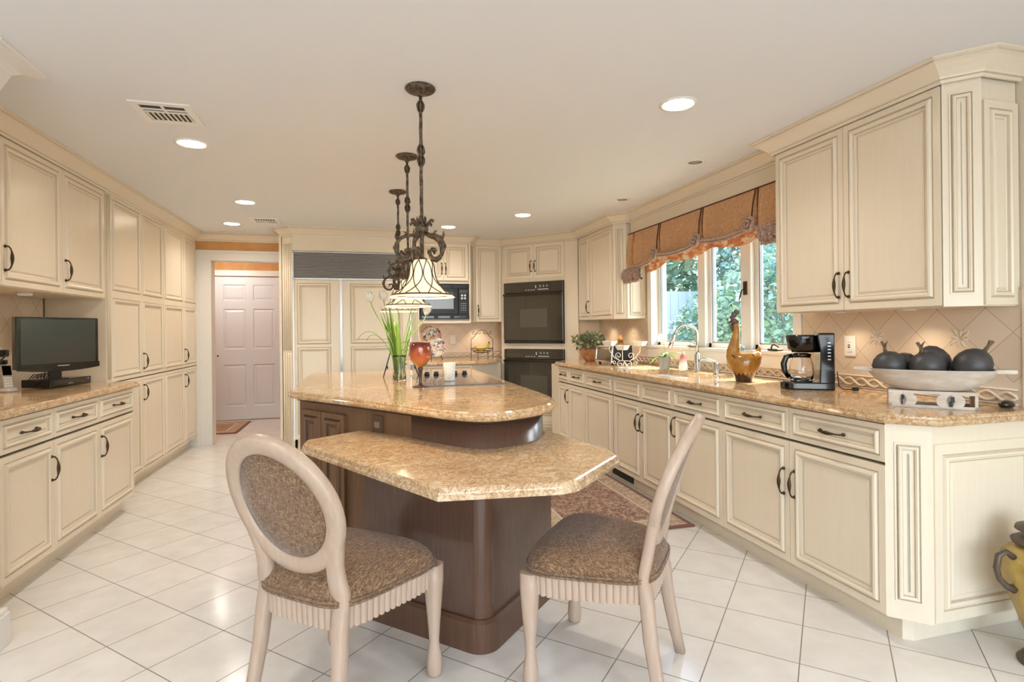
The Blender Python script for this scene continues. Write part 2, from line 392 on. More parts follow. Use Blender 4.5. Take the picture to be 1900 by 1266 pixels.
# six-panel door of the hall
def rect_loop(x0, x1, z0, z1, i, y): return [(x0+i, y, z0+i), (x1-i, y, z0+i), (x1-i, y, z1-i), (x0+i, y, z1-i)]
def panel(b, x0, x1, z0, z1, prof, y0=0.0, mis=None, mi=0):
    """raised panel set in a front face looking to -y: prof = [(inset, depth)]"""
    ls = [rect_loop(x0, x1, z0, z1, i, y0+d) for i, d in prof]
    n = len(b.f); b.loops(ls, False, mi, mis=mis)
    o_ = len(b.v)-4; b.f.append((o_, o_+1, o_+2, o_+3)); b.m.append(mi); b.sm.append(False)
def framed_front(b, x0, x1, z0, z1, holes, y=0.0, t=0.02, prof=None, mis=None, mi=0):
    """front with rectangular openings (listed x0,x1,z0,z1, non-overlapping) filled by profiled panels"""
    xs = sorted({x0, x1} | {h[0] for h in holes} | {h[1] for h in holes}); zs = sorted({z0, z1} | {h[2] for h in holes} | {h[3] for h in holes})
    for i in range(len(xs)-1):
        for j in range(len(zs)-1):
            cx = (xs[i]+xs[i+1])/2; cz = (zs[j]+zs[j+1])/2
            if any(h[0] < cx < h[1] and h[2] < cz < h[3] for h in holes): continue
            b.add([(xs[i],y,zs[j]),(xs[i+1],y,zs[j]),(xs[i+1],y,zs[j+1]),(xs[i],y,zs[j+1])], [(0,1,2,3)], mi)
    e = 0.002
    b.add([(x0,y,z0),(x1,y,z0),(x1,y,z1),(x0,y,z1),(x0,y+t,z0),(x1,y+t,z0),(x1,y+t,z1),(x0,y+t,z1)], [(0,1,5,4),(1,2,6,5),(2,3,7,6),(3,0,4,7),(4,5,6,7)], mi)
    for h in holes: panel(b, *h, prof, y, mis, mi)
b = MB(); W = 0.90
hs = [(0.11, 0.40, 0.20, 0.80), (0.50, 0.79, 0.20, 0.80), (0.11, 0.40, 1.02, 1.60), (0.50, 0.79, 1.02, 1.60), (0.11, 0.40, 1.72, 1.95), (0.50, 0.79, 1.72, 1.95)]
framed_front(b, 0, W, 0.01, 2.06, hs, 0, 0.04, [(0, 0), (0.012, 0.012), (0.02, 0.012), (0.045, 0.004), (0.05, 0.004)])
d_ = struct(b.build('door_1', 'door_white', loc=(-2.02, 8.70, 0)))
k = MB().ball((0.035, -0.012, 0.93), 0.012).build('door_knob', 'bronze', d_)
# crown moulding: swept profile along a path, outward to the right-hand side of travel
def crown(name, path, proj=0.098, h=0.09, mats=('cream', 'glaze'), kind=True):
    prof = [(0, -h), (0.010, -h), (0.012, -h+0.012), (0.020, -h+0.016), (0.022, -h+0.024), (0.046, -0.046), (0.072, -0.027), (proj-0.012, -0.020), (proj-0.010, -0.012), (proj, -0.008), (proj, -0.0005)]
    n = len(path); norms = []
    for i in range(n):
        def nn(a, c): e = (Vector(c)-Vector(a)).normalized(); return Vector((e.y, -e.x))
        if i == 0: q = nn(path[0], path[1])
        elif i == n-1: q = nn(path[-2], path[-1])
        else:
            n1 = nn(path[i-1], path[i]); n2 = nn(path[i], path[i+1]); q = (n1+n2)/(1+n1.dot(n2))
        norms.append(q)
    b = MB(); ls = [[(p[0]+q.x*d, p[1]+q.y*d, H+z) for d, z in prof] for p, q in zip(path, norms)]
    m_ = len(prof); o0 = len(b.v)
    for l in ls: b.v += l
    mi = [0, 0, 1, 0, 0, 0, 0, 1, 0, 0]
    for k in range(n-1):
        for i in range(m_-1):
            b.f.append((o0+k*m_+i, o0+(k+1)*m_+i, o0+(k+1)*m_+i+1, o0+k*m_+i+1)); b.m.append(mi[i]); b.sm.append(False)
    for k in (0, n-1):   # end caps reach back to the wall line
        e = ls[k]; q = norms[k]; p = path[k]; s0 = len(b.v); b.v += e+[(p[0], p[1], H-0.0005)]; b.f.append(tuple(range(s0, s0+m_+1))); b.m.append(0); b.sm.append(False)
    return struct(b.build(name, list(mats)))
# path travels with the room on its right-hand side
crown('crown_trim_1', [(-1.785, 2.70), (-1.785, 6.88), (-0.83, 6.88), (-0.83, 6.42), (-0.71, 6.30), (0.63, 6.30), (0.63, 6.50), (1.25, 6.50), (1.33, 6.62), (1.68, 6.62), (2.393, 5.907),
                       (2.393, 4.99), (2.48, 4.885), (2.53, 4.885), (2.53, 2.785), (2.393, 2.785), (2.393, 1.79), (2.482, 1.695), (2.699, 1.695)])
crown('crown_trim_2', [(-1.435, 2.50), (-1.435, 2.70), (-1.785, 2.70)][::1], 0.14, 0.14, ('white_paint', 'white_paint'))
b = MB(); b.box(-1.435, -1.402, 2.50, 2.730, 0, 0.13); b.box(-1.60, -1.435, 2.70, 2.730, 0, 0.13); b.box(-1.435, -1.408, 2.50, 2.724, 0.13, 0.15)
struct(bevel(b.build('baseboard_left', 'white_paint'), 0.004))
struct(bevel(MB().box(XW-0.018, XW, -3.4, 1.66, 0, 0.13).build('baseboard_right', 'white_paint'), 0.004))
# frieze board above the window between the wall cabinets
b = MB(); b.box(2.53, XW, 2.785, 4.885, 2.172, 2.31); b.box(2.522, 2.53, 2.785, 4.885, 2.172, 2.186)
struct(b.build('trim_1', 'cream'))
# tiled splashbacks
def relief(b, pts_fn, L, z0):
    """wavy rope relief along a wall: pts_fn(s, z, out) -> xyz"""
    for ph in (0, PI):
        pts = [pts_fn(s, z0+0.035+0.020*math.sin(2*PI*s/0.16+ph), 0.007+0.003*math.cos(2*PI*s/0.16+ph)) for s in [L*i/(int(L/0.016)) for i in range(int(L/0.016)+1)]]
        b.tube(pts, 0.007, 6, 1)
    for zz in (0.004, 0.068): b.tube([pts_fn(0, z0+zz, 0.004), pts_fn(L, z0+zz, 0.004)], 0.005, 6, 1)
def flower(b, fn, s, z, r=0.06):
    for k in range(8):
        a = k*PI/4; q = r if k % 2 else r*0.72
        b.tube([fn(s+q*u*math.cos(a+0.25*math.sin(u*3)), z+q*u*math.sin(a+0.25*math.sin(u*3)), -0.003) for u in (0.12, 0.4, 0.7, 1.0)], [0.004, 0.0075, 0.007, 0.003], 6, 1)
b = MB(); b.box(XW-0.012, XW, 1.68, 2.89, 0.905, 1.42); b.box(XW-0.012, XW, 2.89, 4.845, 0.905, 0.984); b.box(XW-0.012, XW, 4.845, 5.99, 0.905, 1.42)
fn = lambda s, z, o: (XW-0.012-o, 1.70+s, z); relief(b, fn, 4.28, 0.916)
for s_ in (0.24, 0.67, 3.45): flower(b, fn, s_, 1.20)
b.box(XW-0.022, XW, 1.66, 1.68, 0.905, 1.42, 1)
struct(b.build('wall_splashback_right', ['walltile_y', 'tile_relief']))
b = MB(); b.box(0.6, 1.9, 6.938, 6.95, 0.905, 1.42); fn = lambda s, z, o: (0.64+s, 6.938-o, z); relief(b, fn, 1.3, 0.916)
struct(b.build('wall_splashback_back', ['walltile_x', 'tile_relief']))
b = MB(); b.box(-2.17, -2.158, 2.72, 4.60, 0.905, 1.56); struct(b.build('wall_splashback_left', 'walltile_y'))

# ------------------------------------------------------------------ window over the sink
def window():
    b = MB()     # outer white lining, stool and apron
    b.box(XW-0.02, XW+0.14, WY0-0.05, WY0+0.02, 1.10, WZ1); b.box(XW-0.02, XW+0.14, WY1-0.02, WY1+0.05, 1.10, WZ1)
    b.box(XW-0.019, XW+0.14, WY0+0.02, WY1-0.02, WZ1-0.03, WZ1); b.box(XW-0.035, XW+0.14, WY0-0.05, WY1+0.05, 1.075, 1.0995); b.box(XW-0.02, XW-0.0005, WY0-0.05, WY1+0.05, 0.985, 1.0745)
    b.box(XW+0.02, XW+0.13, 3.965, 4.065, 1.10, WZ1-0.02); b.box(XW+0.02, XW+0.13, 3.41, 3.52, 1.10, WZ1-0.02)
    w1 = struct(bevel(b.build('window_1', 'white_paint'), 0.004))
    sill = None
    for y0, y1 in ((2.965, 3.41), (3.52, 3.965), (4.065, 4.77)):
        b = MB(); t = 0.038; xa, xb = XW+0.055, XW+0.10
        b.box(xa, xb, y0, y0+t, 1.10, 2.08); b.box(xa, xb, y1-t, y1, 1.10, 2.08); b.box(xa, xb, y0, y1, 1.10, 1.10+t); b.box(xa, xb, y0, y1, 2.08-t, 2.08)
        f = bevel(b.build('window_sash', 'white_paint', w1), 0.003)
        b = MB(); e = 0.01; xa2 = XW+0.062
        for (p, q, r_, s_) in ((y0+t, y0+t+e, 1.14, 2.04), (y1-t-e, y1-t, 1.14, 2.04), (y0+t, y1-t, 1.138, 1.148), (y0+t, y1-t, 2.03, 2.04)): b.box(xa2, xa2+0.02, p, q, r_, s_)
        b.build('spacer', 'grey_plastic', f)
        MB().box(XW+0.075, XW+0.081, y0+t, y1-t, 1.138, 2.042).build('pane', 'pane', f)
    for y in (3.14, 4.10):
        b = MB(); b.rbox(XW-0.03, XW+0.02, y-0.05, y+0.05, 1.1005, 1.115, 0.004); b.tube(bez((XW-0.01, y+0.03, 1.115), (XW-0.02, y+0.02, 1.15), (XW-0.03, y-0.03, 1.15), (XW-0.03, y-0.06, 1.128)), 0.006, 8)
        b.build('crank_handle', 'steel' if y > 4 else 'bronze', w1)
    b = MB(); b.rbox(XW+0.012, XW+0.022, 3.445, 3.485, 1.50, 1.60, 0.003); b.tube([(XW+0.01, 3.465, 1.55), (XW-0.015, 3.465, 1.53), (XW-0.02, 3.485, 1.46)], 0.005, 8)
    b.build('lock_lever', 'bronze', w1)
window()
# ------------------------------------------------------------------ cabinetry
def dprof(s=1.0, fr=0.03):
    pr = [(fr, 0), (fr+0.004*s, 0.004), (fr+0.007*s, 0.004), (fr+0.012*s, -0.007), (fr+0.020*s, -0.009), (fr+0.030*s, -0.004), (fr+0.036*s, 0.006), (fr+0.044*s, 0.009), (fr+0.047*s, 0.009), (fr+0.056*s, 0.004), (fr+0.060*s, 0.004)]
    mis = [1, 1, 0, 0, 0, 1, 0, 1, 0, 0]
    return [(a, d) for a, d in pr], mis
PULL = None
def pull_mesh():
    global PULL
    b = MB(); L = 0.062
    pts = [(0, -0.004, -L), (0, -0.018, -L+0.001), (0, -0.027, -L+0.012), (0, -0.031, -0.038), (0, -0.033, -0.028), (0, -0.034, -0.014), (0, -0.034, 0), (0, -0.034, 0.014), (0, -0.033, 0.028), (0, -0.031, 0.038), (0, -0.027, L-0.012), (0, -0.018, L-0.001), (0, -0.004, L)]
    r = [0.005, 0.0042, 0.0036, 0.0036, 0.0050, 0.0078, 0.0088, 0.0078, 0.0050, 0.0036, 0.0036, 0.0042, 0.005]
    b.tube(pts, r, 8)
    for z in (-L, L): b.ball((0, -0.004, z), 0.0085, 10); 
    for z in (-0.030, 0.030): b.ball((0, -0.0325, z), 0.0062, 8, sz=0.5)
    return b
def add_pull(parent, x, y, z, horiz=False):
    global PULL
    if PULL is None: o = pull_mesh().build('handle', 'bronze', parent); PULL = o.data
    else: o = bpy.data.objects.new('handle', PULL); COL.objects.link(o); o.parent = parent
    o.location = (x, y, z)
    if horiz: o.rotation_euler = (0, PI/2, 0)
    return o
def door(parent, x0, x1, z0, z1, pulls=(), mid=None, fr=0.03, name='door', mats=('cream', 'glaze'), s=1.0, g=0.0015):
    b = MB(); pr, mis = dprof(s, fr)
    if mid: holes = [(x0+g, x1-g, z0, mid), (x0+g, x1-g, mid, z1)]
    else: holes = [(x0+g, x1-g, z0+g, z1-g)]
    # each hole starts at the door edge; the profile's own first inset makes the stiles
    for h in holes: 
        ls = [rect_loop(*h, 0, 0.0)] + [rect_loop(*h, i, d) for i, d in pr]
        b.loops(ls, False, 0, mis=[0]+mis); o_ = len(b.v)-4; b.f.append((o_, o_+1, o_+2, o_+3)); b.m.append(0); b.sm.append(False)
    X0, X1, Z0, Z1, t = x0+g, x1-g, holes[0][2], holes[-1][3], 0.020
    b.add([(X0,0,Z0),(X1,0,Z0),(X1,0,Z1),(X0,0,Z1),(X0,t,Z0),(X1,t,Z0),(X1,t,Z1),(X0,t,Z1)], [(0,1,5,4),(1,2,6,5),(2,3,7,6),(3,0,4,7),(4,5,6,7)], 0)
    o = b.build(name, list(mats), parent)
    for p in pulls: add_pull(o, p[0], 0.0, p[1], len(p) > 2)
    return o
def drawer(parent, x0, x1, z0, z1, pull=True):
    s = 0.75 if x1-x0 > 0.26 else 0.55
    return door(parent, x0, x1, z0, z1, [((x0+x1)/2, (z0+z1)/2, 1)] if pull else (), None, 0.022, 'drawer', s=s)
def carcass(parent, W, D, z0, z1, toe=True, y0=0.02, x0=0.0, mats='cream', name='cabinet_body'):
    b = MB().box(x0, W, y0, D, z0, z1)
    if toe: b.box(x0, W, 0.075, D, 0, z0)
    return b.build(name, mats, parent)
def gapstrip(parent, x0, x1, z):   # thin dark reveal between drawers and doors
    return MB().box(x0, x1, 0.012, 0.021, z-0.0035, z+0.0035).build('reveal', 'shadow_gap', parent)
DX = 2.0135; ZS = 0.708
def base_unit(label, yfar, ynear, doors, drawers, D=XW-0.002-DX, name='base_cabinet', group='cream base cabinets of the sink run'):
    """unit of the sink run: local x runs from the far end towards the camera"""
    t = thing(name, label, 'cabinet', (DX, yfar, 0), -PI/2, group); W = yfar-ynear
    body = carcass(t, W, D, 0.10, 0.873); gapstrip(t, 0, W, ZS+0.001); t['b'] = body.name
    for x0, x1, pulls in doors: door(t, x0, x1, 0.105, ZS-0.004, pulls)
    for x0, x1, p in drawers: drawer(t, x0, x1, ZS+0.006, 0.868, p)
    return t
e = 0.035
base_unit('cream base cabinet with two tiny drawers at the oven end of the sink counter', 5.57, 4.83, [(0.005, 0.335, [(0.335-e, 0.58)]), (0.335, 0.735, [])], [(0.005, 0.335, True), (0.335, 0.735, True)])
base_unit('cream base cabinet with one drawer left of the sink doors', 4.83, 4.24, [(0, 0.59, [])], [(0, 0.59, True)])
u = sinkb = base_unit('cream sink base with two blank drawer fronts and paired door handles', 4.238, 3.312, [(0.02, 0.49, [(0.49-e, 0.55)]), (0.49, 0.926, [(0.49+e, 0.55)])], [(0.02, 0.49, False), (0.49, 0.926, False)])
b = MB(); b.box(-0.15, 0.22, 0.066, 0.074, 0.015, 0.092); b.build('toe_kick_grille', 'black_satin', u)
base_unit('cream base cabinet partly hidden behind the right chair back', 3.312, 2.779, [(0, 0.533, [(e, 0.60)])], [(0, 0.533, True)])
u = base_unit('wide cream base cabinet beside the chamfered counter corner', 2.779, 1.742, [(0, 0.522, [(0.522-e, 0.50)]), (0.522, 1.037, [(0.522+e, 0.50)])], [(0, 0.522, True), (0.522, 1.037, True)])
# chamfered corner post and end panel of the sink run
def part(name, parent, mb, mats, loc, rz):
    o = mb.build(name, mats, parent); m4 = Matrix.LocRotScale(parent.location, parent.rotation_euler, None).inverted() @ (Matrix.Translation(loc) @ Matrix.Rotation(rz, 4, 'Z')); o.matrix_local = m4; return o
Wc = 0.150
b = MB(); b.prism([(0, 0.004), (Wc, 0.004), (Wc, 0.02), (Wc-0.05, 0.07), (0.05, 0.07), (0, 0.02)], 0.10, 0.873); t = part('corner_post', u, b, 'cream', (DX, 1.742, 0), -PI/4)
door(t, 0.028, Wc-0.028, 0.17, 0.80, fr=0.006, name='panel', s=0.62)
We = XW-0.003-(DX+Wc*0.7071)
t = part('end_panel', u, MB().box(0.0, We, 0.006, 0.104, 0.10, 0.873), 'cream', (DX+Wc*0.7071, 1.742-Wc*0.7071, 0), 0); MB().prism([(-0.03, 0.104), (0.0, 0.080), (We, 0.080), (We, 0.104)], 0, 0.10).build('toe_kick', 'cream', t)
door(t, 0.012, We-0.002, 0.105, 0.80, fr=0.04, name='panel')
# wall cabinet right of the window
UX = 2.393; UZ0, UZ1 = 1.342, 2.296
t = wcab = thing('wall_cabinet', 'tall cream two-door wall cabinet above the coffee maker', 'cabinet', (UX, 2.783, 0), -PI/2, None)
W = 2.783-1.79
carcass(t, W, XW-0.002-UX, UZ0, 2.31, False)
ks = (0.01, 0.49, 0.985)
door(t, ks[0], ks[1], UZ0+0.004, UZ1-0.008, [(ks[1]-0.03, 1.475)]); door(t, ks[1], ks[2], UZ0+0.004, UZ1-0.008, [(ks[1]+0.03, 1.475)])
for x in (0.30, 0.70): MB().lathe([(0.032, UZ0-0.006), (0.036, UZ0-0.006), (0.036, UZ0-0.0005)], 20, (x, 0.16)).build('puck_light_rim', 'lamp_trim', t)
Wc2 = 0.132
t2 = part('corner_post', wcab, MB().prism([(0, 0.004), (Wc2, 0.004), (Wc2-0.06, 0.065), (0.06, 0.065)], UZ0, 2.31), 'cream', (UX, 1.79, 0), -PI/4); door(t2, 0.022, Wc2-0.022, UZ0+0.05, UZ1-0.05, fr=0.006, name='panel', s=0.6)
We2 = XW-0.003-(UX+Wc2*0.7071)
t2 = part('end_panel', wcab, MB().box(0.0, We2, 0.012, 0.092, UZ0, 2.31), 'cream', (UX+Wc2*0.7071, 1.79-Wc2*0.7071, 0), 0); door(t2, 0.012, We2-0.002, UZ0+0.003, 2.20, fr=0.03, name='panel', s=0.8)
# wall cabinet left of the window
t = wcab2 = thing('wall_cabinet', 'cream two-door wall cabinet between the ovens and the window', 'cabinet', (UX, 5.90, 0), -PI/2, None)
W = 5.90-4.99
carcass(t, W, XW-0.002-UX, 1.358, 2.31, False)
door(t, 0.01, 0.33, 1.362, UZ1-0.008, [(0.33-0.03, 1.50)]); door(t, 0.33, 0.90, 1.362, UZ1-0.008, ())
t2 = part('corner_post', wcab2, MB().prism([(0, 0.004), (Wc2, 0.004), (Wc2-0.06, 0.065), (0.06, 0.065)], 1.358, 2.31), 'cream', (UX, 4.99, 0), -PI/4); door(t2, 0.022, Wc2-0.022, 1.40, UZ1-0.05, fr=0.006, name='panel', s=0.6)
t2 = part('end_panel', wcab2, MB().box(0.0, We2, 0.012, 0.092, 1.358, 2.31), 'cream', (UX+Wc2*0.7071, 4.99-Wc2*0.7071, 0), 0); door(t2, 0.008, We2-0.002, 1.362, 2.20, fr=0.025, name='panel', s=0.7)

# oven tower on the diagonal
ot = thing('oven_cabinet', 'cream diagonal cabinet tower housing the two wall ovens', 'cabinet', (1.663, 6.637, 0), -PI/4)
OW = 1.028
b = MB()
b.box(0, 0.052, 0.01, 0.40, 0.10, 2.31); b.box(0.855, 0.88, 0.01, 0.40, 0.10, 2.31); b.box(0.88, OW, 0.01, 0.045, 0.10, 2.31); b.box(0.052, 0.855, 0.01, 0.40, 1.835, 2.31); b.box(0.052, 0.855, 0.01, 0.40, 0.10, 0.298); b.box(0.052, 0.855, 0.01, 0.40, 1.028, 1.094)
b.box(0, 0.88, 0.40, 0.42, 0.0, 2.31); b.box(0, 0.88, 0.07, 0.40, 0, 0.10); b.build('cabinet_body', 'cream', ot)
door(ot, 0.055, 0.455, 1.872, UZ1-0.008, [(0.455-0.028, 2.02)], fr=0.04, s=0.9); door(ot, 0.455, 0.862, 1.872, UZ1-0.008, [(0.455+0.028, 2.02)], fr=0.04, s=0.9)
door(ot, 0.055, 0.862, 0.105, 0.292, (), fr=0.022, name='drawer', s=0.7)
# filler panel between the tower and the sink wall
o = tag(MB().box(2.40, XW-0.014, 5.975, 6.02, 0.916, 1.357).build('filler_panel', 'cream'), 'plain cream filler panel behind the potted plant', 'cabinet panel')
# base filler below the counter end
o = tag(MB().box(2.06, XW-0.02, 5.575, 5.90, 0.0, 0.873).build('filler_panel', 'cream'), 'plain cream base filler closing the gap beside the lower oven', 'cabinet panel')
def oven(label, z0, z1, ctl=0.13):
    t = thing('wall_oven', label, 'oven', (1.663, 6.637, 0), -PI/4, None)
    x0, x1 = 0.057, 0.850
    MB().box(x0, x1, -0.004, 0.38, z0, z1).build('oven_body', 'black_satin', t)
    zc = z1-ctl
    p = bevel(MB().box(x0, x1, -0.026, -0.004, zc+0.006, z1).build('control_panel', 'dark_glass', t), 0.003)
    for k in range(4): MB().box(x0+0.30+k*0.035, x0+0.32+k*0.035, -0.0275, -0.026, zc+0.032, zc+0.040).build('button', 'silver_plastic', p)
    MB().box(x0+0.47, x0+0.61, -0.0275, -0.026, zc+0.034, zc+0.044).build('button_bar', 'silver_plastic', p)
    for k in range(3): MB().box(x0+0.49+k*0.045, x0+0.51+k*0.045, -0.0275, -0.026, zc+0.065, zc+0.09).build('button', 'grey_plastic', p)
    MB().box(x0+0.437, x0+0.449, -0.0275, -0.026, zc+0.055, zc+0.088).build('display', 'silver_plastic', p)
    d = bevel(MB().box(x0, x1, -0.034, -0.004, z0+0.035, zc).build('oven_door', 'dark_glass', t), 0.003)
    bevel(MB().box(x0+0.003, x1-0.003, -0.058, -0.034, zc-0.030, zc-0.006).build('door_handle', 'black_gloss', d), 0.006)
    MB().box(x0, x1, -0.024, -0.004, z0, z0+0.031).build('vent_strip', 'black_gloss', t)
    MB().box(x0+0.23, x1-0.20, -0.0352, -0.034, z0+0.19, zc-0.19).build('oven_window', 'oven_window', d)
    return t
oven('black glass upper wall oven in the diagonal tower', 1.098, 1.829)
oven('black glass lower wall oven, near the counter end', 0.302, 1.024, 0.12)

# back run: corner wall cabinet, microwave cabinet, refrigerator
t = thing('corner_wall_cabinet', 'narrow single-door cream corner wall cabinet left of the ovens', 'cabinet', (1.325, 6.62, 0), 0)
MB().box(-0.055, 0.345, 0.02, 0.326, 1.36, 2.31).build('cabinet_body', 'cream', t)
door(t, 0.02, 0.335, 1.363, 2.288, [(0.045, 1.50)], fr=0.028, s=0.75)
t = thing('microwave_cabinet', 'cream cabinet with two small doors over the built-in microwave', 'cabinet', (0.64, 6.50, 0), 0)
b = MB(); b.box(0, 0.61, 0.02, 0.446, 1.815, 2.31); b.box(0, 0.61, 0.02, 0.446, 1.358, 1.392); b.box(-0.01, 0.005, 0.0, 0.446, 1.358, 2.31); b.box(0.597, 0.615, 0.0, 0.446, 1.358, 2.31); b.build('cabinet_body', 'cream', t)
door(t, 0.006, 0.295, 1.85, 2.288, [(0.295-0.022, 1.99)], fr=0.035, s=0.8); door(t, 0.295, 0.59, 1.85, 2.288, [(0.295+0.022, 1.99)], fr=0.035, s=0.8)
MB().box(0.0, 0.61, -0.012, 0.02, 1.345, 1.372).build('light_rail', 'cream', t)
b = MB(); b.add([(0.615, 0.0, 1.358), (0.672, 0.09, 1.358), (0.672, 0.446, 1.358), (0.615, 0.446, 1.358), (0.615, 0.0, 2.31), (0.672, 0.09, 2.31), (0.672, 0.446, 2.31), (0.615, 0.446, 2.31)], [(0,3,2,1),(4,5,6,7),(0,1,5,4),(1,2,6,5),(2,3,7,6),(3,0,4,7)])
for k in range(3): b.tube([(0.628+k*0.014, 0.016+k*0.022, 1.38), (0.628+k*0.014, 0.016+k*0.022, 2.27)], 0.004, 6, 1)
b.build('chamfer_post', ['cream', 'glaze'], t)
mw = thing('microwave', 'black built-in microwave oven under the small cabinet doors', 'microwave', (0.645, 6.50, 1.394), 0)
MB().box(0.002, 0.59, 0.0, 0.36, 0.002, 0.418).build('microwave_body', 'black_plastic', mw)
b = MB(); b.box(0.0, 0.592, -0.012, 0.0, 0.0, 0.055); b.box(0.0, 0.592, -0.012, 0.0, 0.365, 0.42)
for zz in (0.012, 0.377):
    for k in range(3): b.box(0.03+k*0.19, 0.17+k*0.19, -0.014, -0.012, zz, zz+0.025, 1)
b.build('trim_kit', ['black_satin', 'black_gloss'], mw)
d = bevel(MB().box(0.01, 0.455, -0.030, -0.002, 0.060, 0.360).build('microwave_door', 'black_plastic', mw), 0.004)
MB().box(0.06, 0.40, -0.0315, -0.030, 0.12, 0.32).build('door_window', 'dark_glass', d)
cp = bevel(MB().box(0.459, 0.582, -0.028, -0.002, 0.060, 0.360).build('control_panel', 'black_plastic', mw), 0.003)
MB().box(0.475, 0.565, -0.0292, -0.028, 0.31, 0.345).build('display', 'dark_glass', cp)
for r_ in range(2):
    for c_ in range(2): MB().lathe([(0.013, 0), (0.013, 0.003)], 14).tf(Matrix.Translation((0.502+c_*0.036, -0.028, 0.28-r_*0.034)) @ Matrix.Rotation(PI/2, 4, 'X')).build('button', 'silver_plastic', cp)
for r_ in range(4):
    for c_ in range(3): MB().box(0.488+c_*0.024, 0.502+c_*0.024, -0.0290, -0.028, 0.10+r_*0.026, 0.113+r_*0.026).build('button', 'grey_plastic', cp)
# refrigerator with panelled doors
fr = thing('refrigerator', 'built-in refrigerator with cream panelled doors and a dark louvred grille', 'refrigerator', (-0.71, 6.30, 0), 0)
FW = 1.245
b = MB(); b.box(0.035, FW, 0.03, 0.645, 0.0, 2.13); b.build('refrigerator_body', 'cream', fr)
b = MB(); b.box(0.0, FW, 0.0, 0.03, 2.132, 2.31); b.build('header_panel', 'cream', fr)
b = MB()
for z0, z1 in ((2.114, 2.126), (1.826, 1.838)): b.box(0.004, FW, -0.004, 0.03, z0, z1)
b.box(0.0, 0.010, -0.004, 0.03, 0.1, 2.126); b.box(0.482, 0.490, -0.006, 0.03, 0.1, 1.826); b.box(0.494, 0.502, -0.006, 0.03, 0.1, 1.826); b.box(FW-0.01, FW, -0.004, 0.03, 0.1, 2.126)
b.build('steel_trim', 'steel', fr)
MB().box(0.490, 0.494, 0.0, 0.03, 0.1, 1.826).build('door_gap', 'shadow_gap', fr)
b = MB(); b.box(0.01, FW-0.01, 0.022, 0.03, 1.838, 2.114)
for k in range(17):
    z = 1.842+k*0.016; b.add([(0.01, 0.0, z), (FW-0.01, 0.0, z), (FW-0.01, 0.02, z+0.010), (0.01, 0.02, z+0.010), (0.01, 0.0, z+0.006), (FW-0.01, 0.0, z+0.006), (FW-0.01, 0.02, z+0.015), (0.01, 0.02, z+0.015)], [(0,3,2,1),(4,5,6,7),(0,1,5,4),(1,2,6,5),(2,3,7,6),(3,0,4,7)])
b.build('grille', 'grille_metal', fr)
for x0, x1, e0, e1 in ((0.012, 0.480, 0.03, 0.095), (0.504, FW-0.012, 0.085, 0.085)):
    b = MB(); pr, mis = dprof(0.9, 0.0); holes = [(x0+e0, x1-e1, 0.16, 1.095), (x0+e0, x1-e1, 1.125, 1.785)]
    framed_front(b, x0, x1, 0.11, 1.822, holes, 0.0, 0.028, [(0, 0)]+[(a+0.001, d_) for a, d_ in pr[1:]], mis)
    b.build('refrigerator_door', ['cream', 'glaze'], fr)
def fluted(name, label, loc, rz, W, z0, z1, D=0.10, split=None):
    t = thing(name, label, 'cabinet panel', loc, rz)
    b = MB(); b.box(0, W, 0.004, D, z0, z1); b.build('post_body', 'cream', t)
    segs = [(z0+0.06, split-0.015), (split+0.015, z1-0.10)] if split else [(z0+0.06, z1-0.10)]
    for s0, s1 in segs:
        b = MB(); n = 4; m_ = W*0.16
        for k in range(n):
            x = m_+(W-2*m_)*k/(n-1); b.tube([(x, 0.002, s0), (x, 0.002, s1)], W*0.055, 8, 0)
            if k < n-1: xm = m_+(W-2*m_)*(k+0.5)/(n-1); b.box(xm-W*0.04, xm+W*0.04, 0.001, 0.004, s0, s1, 1)
        b.build('flutes', ['cream', 'glaze'], t)
    return t
fluted('fluted_post', 'fluted cream post between the hall doorway and the refrigerator', (-0.83, 6.42, 0), -PI/4, 0.156, 0.0, 2.31, 0.024, 1.05)
fluted('fluted_post', 'fluted cream post right of the refrigerator behind the glass vase', (0.540, 6.30, 0), 0, 0.085, 0.0, 2.31, 0.60)
tag(MB().box(-0.86, -0.835, 6.43, 6.879, 0, 2.31).build('filler_panel', 'cream'), 'cream return panel hiding beside the doorway fluted post', 'cabinet panel')
# base and counter below the microwave
t = thing('base_cabinet', 'cream base cabinet under the splashback with plates, beyond the island', 'cabinet', (0.635, 6.10, 0), 0)
MB().prism([(0, 0.02), (0.55, 0.02), (0.98, 0.40), (1.02, 0.52), (1.02, 0.83), (0, 0.83)], 0.10, 0.873).build('cabinet_body', 'cream', t)
door(t, 0.01, 0.55, 0.72, 0.868, (), fr=0.02, name='drawer', s=0.7); door(t, 0.01, 0.28, 0.105, 0.70, [(0.25, 0.55)]); door(t, 0.28, 0.55, 0.105, 0.70, [(0.31, 0.55)])
edge = [(0.012, 0.875), (0.004, 0.880), (0.000, 0.889), (0.003, 0.898), (0.010, 0.9015), (0.011, 0.908), (0.019, 0.915)]
t = tag(MB().slab([(0.630, 6.06), (1.20, 6.06), (1.36, 6.12), (1.52, 6.28), (1.655, 6.60), (1.655, 6.937), (0.630, 6.937)], edge).build('countertop', 'granite'), 'gold granite countertop under the microwave, with a rounded right end', 'countertop')

